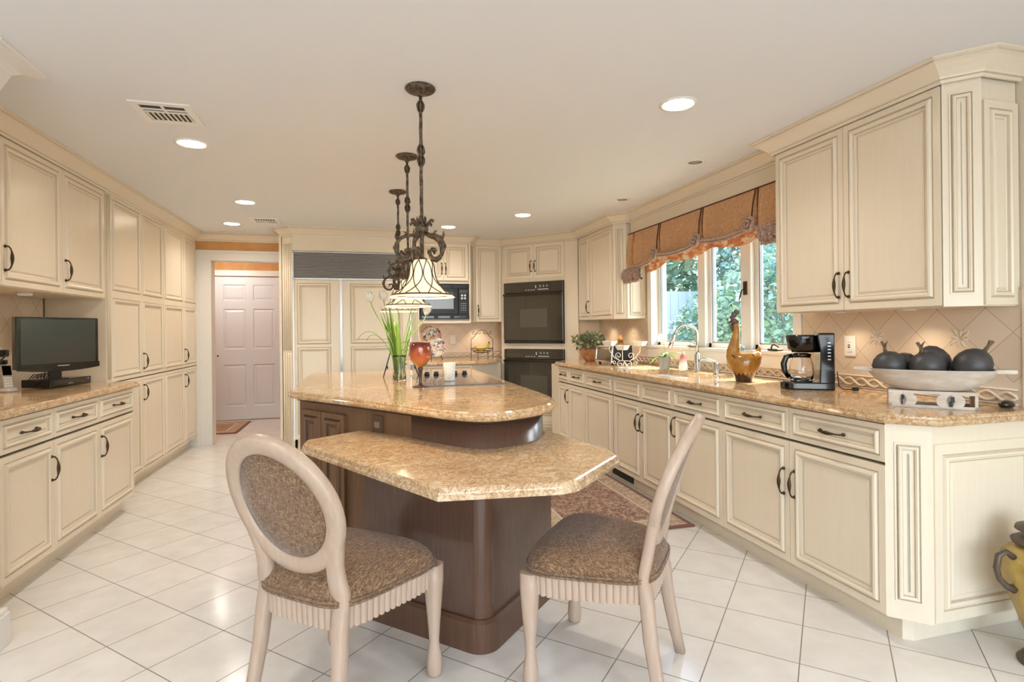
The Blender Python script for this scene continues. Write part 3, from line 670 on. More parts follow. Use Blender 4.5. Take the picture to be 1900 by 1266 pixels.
# left wall: tall pantry, base run, wall cabinets
LX = -1.784
def tall_unit(label, y0, y1, ym, skip_first=False):
    t = thing('pantry_cabinet', label, 'cabinet', (LX, y0, 0), PI/2, 'tall cream pantry cabinets')
    W = y1-y0; D = LX+2.156
    b = MB(); b.box(0, W, 0.02, D, 0.10, 2.31); b.box(0, W, 0.075, D, 0, 0.10); b.build('cabinet_body', 'cream', t); gapstrip(t, 0, W, 0.901)
    m_ = ym-y0; e = 0.03
    for z0, z1, mid, hz in ((0.905, 2.290, 1.555, 1.03), (0.105, 0.897, None, 0.765)):
        door(t, 0.004, m_, z0, z1, (), mid, 0.026, s=0.95); door(t, m_, W-0.004, z0, z1, [(m_+e, hz)], mid, 0.026, s=0.95)
    return t
pan = tall_unit('tall cream pantry with four doors next to the television counter', 4.70, 5.825, 5.29)
tall_unit('tall cream pantry with four doors beside the hall doorway', 5.825, 6.876, 6.42)
t = part('side_board', pan, MB().box(-2.156, LX-0.0, 4.62, 4.698, 0.0, 2.31), 'cream', (0, 0, 0), 0)
b = MB()
for k in range(3): b.tube([(LX+0.004, 4.64+k*0.02, 0.93), (LX+0.004, 4.64+k*0.02, 2.28)], 0.005, 6, 0)
b.build('bead', 'cream', t)
BX = -1.5985
def left_unit(label, y0, y1, doors, drawers):
    t = thing('base_cabinet', label, 'cabinet', (BX, y0, 0), PI/2, 'cream base cabinets under the television counter'); W = y1-y0
    carcass(t, W, BX+2.156, 0.10, 0.873); gapstrip(t, 0, W, 0.702)
    for x0, x1, p in doors: door(t, x0, x1, 0.105, 0.697, p)
    for x0, x1, p in drawers: drawer(t, x0, x1, 0.707, 0.868, p)
    return t
left_unit('cream single-door base cabinet at the left picture edge', 2.73, 3.50, [(0.31, 0.77, [(0.77-0.03, 0.55)])], [(0.31, 0.77, True)])
left_unit('cream two-door base cabinet below the television', 3.50, 4.60, [(0, 0.525, []), (0.525, 1.07, [(0.555, 0.55)])], [(0, 0.525, True), (0.525, 1.07, True)])
t = tag(MB().slab([(-2.156, 2.72), (-1.568, 2.72), (-1.568, 4.60), (-1.60, 4.64), (-1.75, 4.66), (-1.78, 4.618), (-2.156, 4.618)], edge).build('countertop', 'granite'), 'gold granite countertop carrying the television and phone', 'countertop')
t = thing('wall_cabinet', 'cream three-door wall cabinet above the television', 'cabinet', (LX, 2.81, 0), PI/2, None)
W = 4.618-2.81
carcass(t, W, LX+2.156, 1.512, 2.31, False)
door(t, 0.005, 0.612, 1.517, 2.288, ()); door(t, 0.612, 1.215, 1.517, 2.288, [(0.64, 1.66)]); door(t, 1.215, W-0.01, 1.517, 2.288, [(1.247, 1.66)])
MB().lathe([(0.030, 1.492), (0.036, 1.496), (0.036, 1.5115)], 20, (1.10, 0.14)).build('puck_light', 'lamp_trim', t)

# right countertop with sink cut-out (an outer ring and the strips round the basin, one stone)
RX = 1.985; SY0, SY1, SX0, SX1 = 3.42, 4.16, 2.10, 2.49
outer = [(RX, 5.60), (RX, 1.722), (2.118, 1.588), (XW-0.001, 1.588), (XW-0.001, 5.972), (2.335, 5.972), (2.10, 5.74)]
ct = MB().slab(outer, edge).build('countertop', 'granite')
tag(ct, 'long gold granite countertop with the sink below the window', 'countertop')
def cut(o, mb, local=False):
    c = mb.build('cutter', 'granite', o.parent if local else None); m_ = o.modifiers.new('cut', 'BOOLEAN'); m_.operation = 'DIFFERENCE'; m_.object = c; m_.solver = 'EXACT'
    bpy.context.view_layer.update(); dg = bpy.context.evaluated_depsgraph_get(); me = bpy.data.meshes.new_from_object(o.evaluated_get(dg))
    o.modifiers.clear(); o.data = me; bpy.data.objects.remove(c)
cut(ct, MB().box(SX0, SX1, SY0, SY1, 0.80, 1.0))
sbody = bpy.data.objects[sinkb['b']]
for q in bpy.data.objects:
    if 'b' in q: del q['b']
hx = 4.238
cut(sbody, MB().box(hx-SY1-0.01, hx-SY0+0.01, SX0-DX-0.01, SX1-DX+0.01, 0.685, 1.0), True)
sk = thing('kitchen_sink', 'white undermount double-bowl sink in front of the window', 'sink', (0, 0, 0))
b = MB(); t_ = 0.012; ym = 3.86
for y0, y1 in ((SY0, ym-0.012), (ym+0.012, SY1)):
    L = [[(SX0-0.004, y0-0.0, 0.874), (SX1+0.004, y0, 0.874), (SX1+0.004, y1, 0.874), (SX0-0.004, y1, 0.874)]]
    def rr(i, z): return [(SX0-0.004+i, y0+i, z), (SX1+0.004-i, y0+i, z), (SX1+0.004-i, y1-i, z), (SX0-0.004+i, y1-i, z)]
    b.loops([rr(0, 0.874), rr(0.006, 0.865), rr(0.02, 0.72), rr(0.05, 0.70)], False); o_ = len(b.v)-4; b.f.append((o_, o_+1, o_+2, o_+3)); b.m.append(0); b.sm.append(False)
b.box(SX0, SX1, ym-0.012, ym+0.012, 0.86, 0.874)
b.build('basin', 'white_gloss', sk)
for yy in (3.63, 4.01): MB().lathe([(0.035, 0.7005), (0.035, 0.704), (0.02, 0.7025)], 20, (2.30, yy)).build('drain', 'steel', sk)

# ------------------------------------------------------------------ island
it = [(-0.405, 3.42), (-0.16, 3.085), (0.07, 2.775), (0.25, 2.505), (0.36, 2.345), (0.44, 2.275), (0.53, 2.245), (0.63, 2.270), (0.75, 2.335), (0.86, 2.44), (0.925, 2.57), (0.955, 2.72), (0.958, 2.90), (0.958, 4.96), (-0.43, 4.96), (-0.435, 3.52)]
def smooth_poly(p, n=1):
    for _ in range(n):
        q = []
        for i in range(len(p)):
            a = p[i]; c = p[(i+1) % len(p)]
            if math.dist(a, c) < 0.45: q += [(a[0]*0.75+c[0]*0.25, a[1]*0.75+c[1]*0.25), (a[0]*0.25+c[0]*0.75, a[1]*0.25+c[1]*0.75)]
            else: q += [(a[0]+(c[0]-a[0])*0.03, a[1]+(c[1]-a[1])*0.03), (a[0]+(c[0]-a[0])*0.97, a[1]+(c[1]-a[1])*0.97)]
        p = q
    return p
its = smooth_poly(it, 2)
tag(MB().slab(its, edge).build('island_countertop', 'granite'), 'raised gold granite island top carrying the cooktop and vase', 'countertop')
isl = thing('kitchen_island', 'brown wooden island body with raised-panel doors and a curved nose', 'kitchen island', (0, 0, 0))
ib = offset(its, -0.068)
b = MB(); b.loops([[(x, y, 0.09) for x, y in ib], [(x, y, 0.868) for x, y in ib]], True, 0, True); b.build('island_body', 'island_veneer', isl)
b = MB(); ib2 = offset(its, -0.052); b.loops([[(x, y, 0.858) for x, y in ib2], [(x, y, 0.8745) for x, y in ib2]], True, 0, True); b.build('top_moulding', 'island_glaze', isl)
ib3 = offset(its, -0.12); b = MB().prism(ib3, 0.0, 0.09); b.build('toe_kick', 'island_glaze', isl)
# door face on the diagonal front-left side
p0 = Vector((-0.345, 3.46)); p1 = Vector((0.235, 2.665)); dv = (p1-p0); th = math.atan2(dv.y, dv.x); L_ = dv.length
nrm = Vector((math.sin(th), -math.cos(th)))
org = p0+nrm*0.014
mi_ = ('island_wood_tan', 'island_glaze')
def place(o, x=0): o.location = (org.x, org.y, 0); o.rotation_euler = (0, 0, th); return o
b = MB().box(-0.01, L_*0.99, 0.006, 0.04, 0.10, 0.857); place(b.build('front_panel', 'island_wood_tan', isl))
for x0, x1 in ((0.035, 0.235), (0.243, 0.455)):
    b = MB(); pr, mis = dprof(0.9, 0.030)
    ls = [rect_loop(x0, x1, 0.13, 0.815, 0, -0.014)]+[rect_loop(x0, x1, 0.13, 0.815, i, d-0.014) for i, d in pr]
    b.loops(ls, False, 0, mis=[0]+mis); o_ = len(b.v)-4; b.f.append((o_, o_+1, o_+2, o_+3)); b.m.append(0); b.sm.append(False)
    b.box(x0, x1, -0.013, 0.006, 0.131, 0.14); b.box(x0, x0+0.004, -0.0138, 0.006, 0.131, 0.814); b.box(x1-0.004, x1, -0.0138, 0.006, 0.131, 0.814); b.box(x0, x1, -0.0138, 0.006, 0.81, 0.814)
    place(b.build('door', list(mi_), isl))
b = MB(); b.box(0.685, 0.765, -0.004, 0.006, 0.745, 0.835); b.box(0.705, 0.745, -0.006, -0.004, 0.775, 0.805, 1); place(b.build('power_outlet', ['outlet_brown', 'outlet_tan'], isl))
# breakfast table slab and its pedestal
tz = 0.75
tb = [(-0.276, 2.68), (0.228, 1.775), (0.640, 1.728), (0.705, 1.750), (1.003, 2.045), (1.020, 2.16), (0.905, 2.70), (0.74, 2.86), (0.074, 3.045), (-0.270, 2.785)]
te = [(0.010, 0.708), (0.001, 0.712), (0.0, 0.724), (0.006, 0.731), (0.007, 0.736), (0.012, 0.745), (0.018, 0.75)]
pd = thing('breakfast_table', 'angular granite breakfast table on a dark brown pedestal', 'table', (0, 0, 0))
tobj = MB().slab(tb, te).build('table_top', 'granite_table', pd)
cut(tobj, MB().prism(offset(its, -0.066), 0.6, 0.9))
def pedpoly(i):
    A = Vector((-0.03, 2.55)); B = Vector((0.452, 2.068)); C_ = Vector((0.905, 2.521)); r = 0.085
    d1 = (B-A).normalized(); d2 = (C_-B).normalized(); n1 = Vector((d1.y, -d1.x)); cen = B-d1*r+d2*r
    pts = [tuple(A)]
    for k in range(9):
        a = math.radians(225+90*k/8); pts.append((cen.x+r*math.cos(a), cen.y+r*math.sin(a)))
    pts += [tuple(C_), (0.80, 2.62), (0.10, 2.72)]
    return offset(pts, -i)
b = MB(); P = pedpoly(0.024); b.loops([[(x, y, 0.125) for x, y in P], [(x, y, 0.707) for x, y in P]], True, 0, False); o = b.build('pedestal_body', 'island_veneer', pd); cut(o, MB().prism(offset(its, -0.066), -0.1, 0.9))
b = MB(); P = pedpoly(0.0); P1 = pedpoly(0.012); b.loops([[(x, y, 0.0) for x, y in P], [(x, y, 0.115) for x, y in P], [(x, y, 0.127) for x, y in P1]], True, 0, False); o = b.build('plinth', 'island_wood', pd); cut(o, MB().prism(offset(its, -0.066), -0.1, 0.9))
b = MB(); pts = [(p[0], p[1]) for p in pedpoly(0.020)[2:9]]
b.loops([[(x, y, 0.127) for x, y in pts], [(x, y, 0.706) for x, y in pts]], False, 0, True, closed=False); b.build('rounded_corner', 'island_wood', pd)
# ------------------------------------------------------------------ chairs
def make_chair(label, loc, rz):
    """oval-back side chair; faces local +y"""
    t = thing('dining_chair', label, 'chair', loc, rz, 'oval-back chairs at the breakfast table')
    fw_, bw, dp = 0.280, 0.188, 0.216     # half widths, half depth
    def outline(g=0.0, n=48):
        pts = []
        for k in range(n):
            a = 2*PI*k/n; c, s = math.cos(a), math.sin(a)
            x = abs(c)**0.42*(1 if c > 0 else -1); y = abs(s)**0.42*(1 if s > 0 else -1)
            hw = bw+(fw_-bw)*(y+1)/2; pts.append((x*(hw+g), y*(dp+g)+(0.02*(1-x*x) if y > 0 else 0.0)))
        return pts
    def uniform(pts, m):
        P_ = pts+[pts[0]]; L_ = [0]
        for a, c in zip(P_, P_[1:]): L_.append(L_[-1]+math.dist(a, c))
        out = []; i = 0
        for k in range(m):
            q = L_[-1]*k/m
            while L_[i+1] < q: i += 1
            u = (q-L_[i])/max(1e-9, L_[i+1]-L_[i]); out.append((P_[i][0]*(1-u)+P_[i+1][0]*u, P_[i][1]*(1-u)+P_[i+1][1]*u))
        return out
    def ring(g, z): return [(x, y, z) for x, y in outline(g)]
    b = MB(); n = 48     # domed upholstered seat
    L = [ring(-0.012, 0.408), ring(0.004, 0.412), ring(0.009, 0.425), ring(0.004, 0.445)]
    for q, z in ((0.97, 0.462), (0.90, 0.478), (0.75, 0.494), (0.5, 0.506), (0.25, 0.511), (0.02, 0.512)): L.append([(x*q, y*q, z) for x, y in outline(0.0)])
    b.loops(L, True, 0, True); seat = b.build('seat', 'tweed', t)
    b = MB()
    for z, g in ((0.413, 0.011), (0.425, 0.012)): b.tube(ring(g-0.002, z), 0.0055, 6, 0, True)
    b.build('piping', 'tweed', seat)
    # pleated apron with a scalloped lower edge
    b = MB(); n = 840; top = []; bot = []; ti = []; bi = []
    o_ = uniform(outline(0.0, 400), n)
    for k in range(n):
        f = abs(math.sin(PI*k*70/n)); f2 = f**0.5
        x, y = o_[k]; d = Vector((x, y)).normalized()
        g = -0.003+0.006*f2
        top.append((x+d.x*g, y+d.y*g, 0.408)); bot.append((x+d.x*(g-0.004), y+d.y*(g-0.004), 0.340-0.006*f2)); bi.append((x-d.x*0.022, y-d.y*0.022, 0.338)); ti.append((x-d.x*0.022, y-d.y*0.022, 0.408))
    b.loops([ti, top, bot, bi, ti], False, 0, False); b.build('apron', 'chair_wood', t)
    # front legs: square shoulder, taper, pear foot
    for sx in (-1, 1):
        b = MB(); cx, cy = sx*0.243, 0.200
        prof = [(0.024, 0.0), (0.027, 0.012), (0.029, 0.045), (0.026, 0.075), (0.019, 0.115), (0.018, 0.13), (0.022, 0.20), (0.027, 0.28), (0.031, 0.345), (0.031, 0.408)]
        ls = []
        for r, z in prof:
            sq = min(1, max(0, (z-0.1)/0.2)); pts = []
            for k in range(16):
                a = 2*PI*k/16+PI/16; c, s = math.cos(a), math.sin(a); m_ = 1+(1/max(abs(c), abs(s))-1)*0.75*sq
                pts.append((cx+r*c*m_, cy+r*s*m_, z))
            ls.append(pts)
        b.loops(ls, True, 0, True); b.build('leg', 'chair_wood', t)
    # the back leans in a curve; local (u, v): u across, v up along the back
    def P(u, v, d=0.0):
        return (u, -0.188-0.12*v-0.32*v*v+0.10*u*u-0.93*d, 0.42+0.955*v-(0.12+0.64*v)*d)
    # rear legs sweep backwards below the seat and run on as stiles into the oval
    for sx in (-1, 1):
        b = MB(); ls = []
        for (x, y, z), (u, v) in zip([(sx*0.190, -0.250, 0.0), (sx*0.184, -0.228, 0.10), (sx*0.176, -0.207, 0.22), (sx*0.168, -0.196, 0.34)], [(0.016, 0.018), (0.018, 0.020), (0.020, 0.022), (0.024, 0.022)]):
            ls.append([(x+a*u, y+c*v, z) for a, c in ((-1, -0.7), (-0.7, -1), (0.7, -1), (1, -0.7), (1, 0.7), (0.7, 1), (-0.7, 1), (-1, 0.7))])
        for u, v, r in [(sx*0.165, 0.0, 0.028), (sx*0.164, 0.035, 0.032), (sx*0.158, 0.075, 0.029), (sx*0.160, 0.13, 0.027), (sx*0.174, 0.18, 0.026), (sx*0.192, 0.24, 0.020), (sx*0.205, 0.29, 0.012)]:
            ls.append([P(u+a*r, v, -c*0.018) for a, c in ((-1, -0.7), (-0.7, -1), (0.7, -1), (1, -0.7), (1, 0.7), (0.7, 1), (-0.7, 1), (-1, 0.7))])
        b.loops(ls, True, 0, True); b.build('leg', 'chair_wood', t)
    cv, ru, rv = 0.318, 0.232, 0.240
    bk = None
    b = MB(); n = 56; ls = []
    sec = [(-0.030, -0.012), (-0.024, -0.018), (0.0, -0.021), (0.022, -0.018), (0.028, -0.010), (0.028, 0.010), (0.022, 0.017), (0.0, 0.019), (-0.024, 0.017), (-0.030, 0.010)]
    for k in range(n+1):
        a = 2*PI*k/n; ls.append([P((ru-0.026+o)*math.cos(a), cv+(rv-0.026+o)*math.sin(a), d) for o, d in sec])
    b.loops(ls, False, 0, True); bk = b.build('back_frame', 'chair_wood', t)
    b = MB(); ls = []   # upholstered oval pad, front and back faces domed
    for q, d in ((1.0, 0.0), (0.97, -0.014), (0.8, -0.022), (0.5, -0.027), (0.02, -0.029)): ls.append([P((ru-0.054)*q*math.cos(2*PI*k/40), cv+(rv-0.054)*q*math.sin(2*PI*k/40), d) for k in range(40)])
    ls = ls[::-1]+[[P((ru-0.054)*q*math.cos(2*PI*k/40), cv+(rv-0.054)*q*math.sin(2*PI*k/40), d) for k in range(40)] for q, d in ((0.97, 0.010), (0.7, 0.016), (0.02, 0.018))]
    b.loops(ls, True, 0, True); b.build('back_pad', 'tweed', t)
    return t
CH1 = make_chair('oval-back tweed dining chair seen from behind, left of the table', (-0.070, 2.047, 0), -0.728)
CH2 = dup(CH1, (0.872, 1.925, 0), 0.87, 'oval-back tweed dining chair seen side-on, right of the table')

# ------------------------------------------------------------------ rugs
def rug(label, x0, x1, y0, y1, m_):
    o = tag(MB().rbox(x0, x1, y0, y1, 0.0005, 0.012, 0.004).build('rug', m_), label, 'rug')
rug('reddish floral rug with a cream border along the sink cabinets', 1.10, 2.03, 3.08, 5.0, 'rug_kitchen')
rug('brown rug in the hall beyond the doorway', -2.9, -1.52, 7.56, 8.5, 'rug_hall')

# ------------------------------------------------------------------ ceiling fittings
def downlight(label, x, y, r=0.075, on=True, power=26, group='lit recessed ceiling lights'):
    t = thing('recessed_light', label, 'ceiling light', (x, y, H), 0, group)
    MB().lathe([(r+0.022, -0.0005), (r+0.022, -0.004), (r+0.004, -0.006), (r, -0.0005)], 32, caps=False).build('trim_ring', 'lamp_trim', t)
    MB().lathe([(r, -0.003), (0.001, -0.0035)], 32).build('lamp_face', 'lamp_on' if on else 'lamp_off', t)
    if on:
        l = bpy.data.lights.new('downlight_beam', 'SPOT'); l.energy = power; l.spot_size = math.radians(150); l.spot_blend = 1.0; l.shadow_soft_size = 0.06; l.color = (1.0, 0.95, 0.905)
        o = bpy.data.objects.new('downlight_beam', l); COL.objects.link(o); o.location = (x, y, H-0.012)
DLP = 17
downlight('lit recessed light next to the large ceiling vent', -0.958, 3.634, 0.072, power=DLP)
downlight('lit recessed light above the pantry, further from the doorway', -0.956, 5.167, 0.072, power=DLP)
downlight('lit recessed light nearest the hall doorway', -1.279, 6.22, 0.072, power=DLP)
downlight('lit recessed light in front of the ovens', 1.523, 5.167, 0.072, power=DLP)
downlight('lit recessed light in front of the microwave', 0.91, 5.932, 0.072, power=DLP)
downlight('largest lit recessed light, near the right wall cabinets', 1.532, 2.439, 0.072, power=DLP)
downlight('lit recessed light over the middle of the left aisle behind the camera', -0.9, 1.2, 0.072, power=DLP)
downlight('lit recessed light above the camera side of the table', 1.2, 0.2, 0.072, power=DLP)
downlight('small unlit eyeball light nearer the wall cabinets, above the window', 2.18, 3.27, 0.045, False, group=None)
downlight('small unlit eyeball light further along above the window', 2.184, 4.357, 0.045, False, group=None)
def vent(label, x, y, w_, d_, rz=0):
    t = thing('ceiling_vent', label, 'air vent', (x, y, H), rz)
    b = MB(); a, c = w_/2, d_/2; f = 0.035
    for q in ((-a, a, -c, -c+f), (-a, a, c-f, c), (-a, -a+f, -c+f, c-f), (a-f, a, -c+f, c-f)): b.box(q[0], q[1], q[2], q[3], -0.008, -0.0005)
    b.build('vent_frame', 'lamp_trim', t)
    MB().box(-a+f, a-f, -c+f, c-f, -0.002, -0.0006).build('vent_throat', 'shadow_gap', t)
    b = MB(); n = 9
    for k in range(n):
        x_ = -a+f+0.008+(w_-2*f-0.016)*k/(n-1); b.box(x_-0.0035, x_+0.0035, -c+f, 0.015, -0.007, -0.002)
    b.box(-a+f, a-f, 0.010, 0.022, -0.0072, -0.002); b.box(-a+f, a-f, 0.045, 0.055, -0.0072, -0.002); b.box(-0.006, 0.006, 0.02, c-f, -0.007, -0.002)
    b.build('louvre', 'lamp_trim', t)
vent('large white ceiling vent near the left wall cabinets', -0.94, 3.16, 0.27, 0.28, PI)
vent('small far ceiling vent in front of the refrigerator crown', -0.919, 5.97, 0.27, 0.26)

# ------------------------------------------------------------------ pendants
def pendant(label, x, y):
    t = thing('pendant_lamp', label, 'pendant lamp', (x, y, 0), 0.35, 'iron pendant lamps over the island')
    def z(v): return v
    MB().lathe([(0.001, H-0.0005), (0.066, H-0.0005), (0.070, H-0.008), (0.062, H-0.016), (0.040, H-0.022), (0.020, H-0.028), (0.012, H-0.040), (0.001, H-0.042)], 28).build('canopy', 'iron', t)
    b = MB(); zs = ang(1.74, H-0.035, 34)
    b.tube([(0.0006*math.sin(zz*60), 0.0006*math.cos(zz*60), zz) for zz in zs], [0.0082+0.0005*math.sin(zz*75) for zz in zs], 8)
    for zc, s in ((2.295, -1), (2.09, 1), (2.045, -1)):
        for k in range(6):
            a = k*PI/3; pts = [(0.009*math.cos(a), 0.009*math.sin(a), zc-s*0.022), (0.016*math.cos(a), 0.016*math.sin(a), zc-s*0.004), (0.014*math.cos(a), 0.014*math.sin(a), zc+s*0.012), (0.009*math.cos(a), 0.009*math.sin(a), zc+s*0.026)]
            b.tube(pts, [0.003, 0.0055, 0.0045, 0.002], 6)
    b.ball((0, 0, 2.068), 0.012, 10)
    b.build('rod', 'iron', t)
    # turned hub with curled leaves
    b = MB(); b.lathe([(0.008, 1.775), (0.016, 1.765), (0.014, 1.752), (0.028, 1.742), (0.031, 1.728), (0.026, 1.714), (0.014, 1.700), (0.009, 1.69), (0.010, 1.60), (0.020, 1.595), (0.030, 1.588), (0.030, 1.582), (0.001, 1.580)], 20)
    for k in range(4):
        a = k*PI/2+0.4; f = lambda r, zz: (r*math.cos(a), r*math.sin(a), zz)
        b.tube([f(0.02, 1.742), f(0.04, 1.752), f(0.058, 1.766), f(0.068, 1.762), f(0.066, 1.752)], [0.007, 0.007, 0.006, 0.006, 0.004], 7)
    for k in range(5):
        a = k*2*PI/5; b.tube([(0.012*math.cos(a), 0.012*math.sin(a), 1.755), (0.020*math.cos(a), 0.020*math.sin(a), 1.772), (0.022*math.cos(a), 0.022*math.sin(a), 1.788)], [0.005, 0.006, 0.001], 6)
    b.build('hub', 'iron', t)
    for k in range(5):   # scrolled arms with acanthus knuckles
        a = k*2*PI/5+0.2; R_ = lambda r, zz: (r*math.cos(a), r*math.sin(a), zz)
        pts = [(0.020, 1.712), (0.045, 1.700), (0.072, 1.697), (0.098, 1.684), (0.114, 1.660), (0.117, 1.630), (0.106, 1.604), (0.085, 1.590), (0.062, 1.592), (0.048, 1.606), (0.046, 1.624), (0.056, 1.637), (0.070, 1.634), (0.075, 1.622)]
        rr = [0.007, 0.0075, 0.008, 0.0085, 0.009, 0.009, 0.0085, 0.008, 0.0075, 0.007, 0.0065, 0.006, 0.006, 0.0075]
        b = MB(); b.tube([R_(*p) for p in pts], rr, 8)
        b.tube([R_(0.108, 1.675), R_(0.118, 1.692), R_(0.117, 1.712)], [0.007, 0.006, 0.001], 6)
        b.tube([R_(0.066, 1.697), R_(0.072, 1.712), R_(0.084, 1.716)], [0.007, 0.005, 0.001], 6)
        b.tube([R_(0.114, 1.625), R_(0.127, 1.640), R_(0.128, 1.655)], [0.006, 0.005, 0.001], 6)
        b.tube([R_(0.048, 1.612), R_(0.036, 1.622), R_(0.034, 1.636)], [0.005, 0.005, 0.001], 6)
        b.build('scroll_arm', 'iron', t)
    prof = [(0.036, 1.586), (0.046, 1.578), (0.052, 1.560), (0.054, 1.538), (0.058, 1.512), (0.068, 1.486), (0.086, 1.461), (0.111, 1.440), (0.138, 1.424), (0.150, 1.414)]
    sh = MB().lathe(prof, 40, caps=False).build('glass_shade', 'shade_glass', t)
    b = MB()
    def rad(zz):
        for (r0, z0), (r1, z1) in zip(prof, prof[1:]):
            if z1 <= zz <= z0: return r0+(r1-r0)*(z0-zz)/(z0-z1)
        return prof[-1][0]
    for k in range(8):
        a0 = k*PI/4
        for s in (-1, 1):
            pts = []
            for i in range(13):
                zz = 1.585-(1.585-1.430)*i/12; u = i/12; a = a0+s*(0.40*math.sin(PI*min(1, u*1.6)) if u < 0.625 else 0.40*(-(0.0)-math.sin(PI*(u-0.625)/0.75*0.5)*0.0))
                a = a0+s*(0.36*math.sin(2*PI*u*0.62)); r = rad(zz)+0.003; pts.append((r*math.cos(a), r*math.sin(a), zz))
            b.tube(pts, 0.0022, 5)
    b.tube([((rad(1.426)+0.003)*math.cos(2*PI*k/36), (rad(1.426)+0.003)*math.sin(2*PI*k/36), 1.426) for k in range(36)], 0.0035, 6, closed=True)
    b.build('wire_cage', 'wire', sh)
    MB().ball((0, 0, 1.52), 0.028, 12, sz=1.3).build('bulb', 'lamp_on', t)
    l = bpy.data.lights.new('pendant_glow', 'POINT'); l.energy = 1.4; l.shadow_soft_size = 0.03; l.color = (1.0, 0.84, 0.62)
    o = bpy.data.objects.new('pendant_glow', l); COL.objects.link(o); o.location = (x, y, 1.455)
pendant('nearest iron pendant lamp with a bell glass shade over the island', 0.2695, 2.561)
pendant('middle iron pendant lamp of the three over the island', 0.2875, 3.576)
pendant('farthest iron pendant lamp, above the tulips, nearest the refrigerator', 0.2866, 4.505)
# under-cabinet lamps
def puck(x, y, z, e=1.6):
    l = bpy.data.lights.new('under_cabinet_lamp', 'SPOT'); l.energy = e; l.spot_size = math.radians(130); l.spot_blend = 1.0; l.shadow_soft_size = 0.02; l.color = (1.0, 0.80, 0.58)
    o = bpy.data.objects.new('under_cabinet_lamp', l); COL.objects.link(o); o.location = (x, y, z)
for (x, y, z) in ((2.555, 2.48, 1.333), (2.555, 2.07, 1.333), (2.555, 5.6, 1.35), (2.555, 5.15, 1.35), (0.80, 6.8, 1.345), (1.42, 6.8, 1.345), (-2.0, 3.9, 1.49), (-1.95, 3.2, 1.50)): puck(x, y, z, 1.9)

# ------------------------------------------------------------------ valance
VX = 2.50
vt = thing('window_valance', 'brown pleated fabric valance with corded hem above the sink window', 'valance', (0, 0, 0))
PL = [4.76, 4.28, 3.66, 3.06]
def vbot(y):
    """scalloped hem height: high at the tied pleats, sagging between"""
    ks = [4.98]+PL+[2.93]
    hz = [1.845, 1.850, 1.905, 1.925, 1.935, 1.90]
    for i in range(len(ks)-1):
        if ks[i+1] <= y <= ks[i]:
            u = (ks[i]-y)/(ks[i]-ks[i+1]); return hz[i]*(1-u)+hz[i+1]*u-0.028*math.sin(PI*u)
    return hz[-1]
def vx(y, v):
    d = min(abs(y-p) for p in PL); w_ = 0.008+0.030*v
    fold = -0.020*math.exp(-((d-0.02-0.045*v)/0.018)**2)*v+0.034*math.exp(-(d/w_)**2)*(0.35+0.65*v)
    return VX-0.022*math.sin(v*PI*0.6)+fold+0.003*math.sin(y*60)*v
ys = ang(4.875, 2.79, 330)
b = MB(); rows = 12; ls = []
for j in range(rows):
    v = j/(rows-1); ls.append([(vx(y, v), y, 2.172*(1-v)+vbot(y)*v) for y in ys])
for j in range(rows-1, -1, -1):
    v = j/(rows-1); ls.append([(vx(y, v)+0.006, y, 2.172*(1-v)+vbot(y)*v) for y in ys])
b.loops(ls, False, 0, True, closed=False); b.build('pleated_fabric', 'valance_fabric', vt)
b = MB(); b.box(VX+0.004, XW-0.03, 2.795, 4.87, 2.140, 2.170); b.build('mounting_board', 'valance_fabric', vt)
b = MB(); b.tube([(VX-0.002, 2.79, 2.172), (VX-0.002, 4.875, 2.172)], 0.005, 6)
for p in PL:
    for dy in ((-0.012,) if p > 4.5 else (-0.014, 0.012)): b.tube([(vx(p+dy*(1+2.2*v*(p < 4.5)), v)-0.003, p+dy*(1+2.2*v*(p < 4.5)), 2.172*(1-v)+vbot(p)*v) for v in ang(0, 1, 8)], 0.0045, 6)
b.build('welt_cord', 'welt_cord', vt)
b = MB()
for dz, dx, r in ((0.0, -0.016, 0.013), (-0.020, -0.008, 0.009)):
    yy = ys[::3]; b.tube([(VX-0.024+dx+0.004*math.sin(y*40), y, vbot(y)+dz) for y in yy], [r*(1+0.12*math.sin(y*55)) for y in yy], 8)
b.build('fringed_hem', 'fringe', vt)
for p in PL[1:]:
    b = MB()
    for r, dx in ((0.042, 0.0), (0.018, -0.012)):
        b.tube([(VX-0.050+dx+0.006*math.sin(3*a), p+0.03+r*1.15*math.cos(a), vbot(p)+0.005+r*math.sin(a)) for a in ang(0, 2*PI*15/16, 16)], 0.014 if r > 0.03 else 0.009, 8, 0, True)
    b.build('rosette', 'fringe', vt)
def tail(y0, y1, zt, zb, nm):
    b = MB(); ls = []; n = 26
    for j in range(9):
        v = j/8; z = zt+(zb-zt)*v; w_ = 1.0+0.22*math.sin(v*PI*0.8); ls.append([(VX-0.030-0.030*math.sin(v*PI)+0.012*math.sin(v*26+k*0.5)*(k % 3-1)+0.010*math.sin(k*1.9), (y0+y1)/2+(k/(n-1)-0.5)*(y1-y0)*w_, z+0.008*math.sin(k*0.8)) for k in range(n)])
    for j in range(8, -1, -1): ls.append([(x+0.02, y, z) for x, y, z in ls[j]])
    b.loops(ls, False, 0, True, closed=False); tl = b.build(nm, 'fringe', vt)
    b = MB(); b.tube([(VX-0.03+0.01*math.sin(y*50), y, zb-0.004) for y in ang(y0, y1, 20)], 0.012, 8); b.build('tail_hem', 'fringe', tl)
tail(4.60, 4.89, 1.83, 1.71, 'gathered_tail'); tail(2.80, 2.98, 1.91, 1.80, 'gathered_tail')
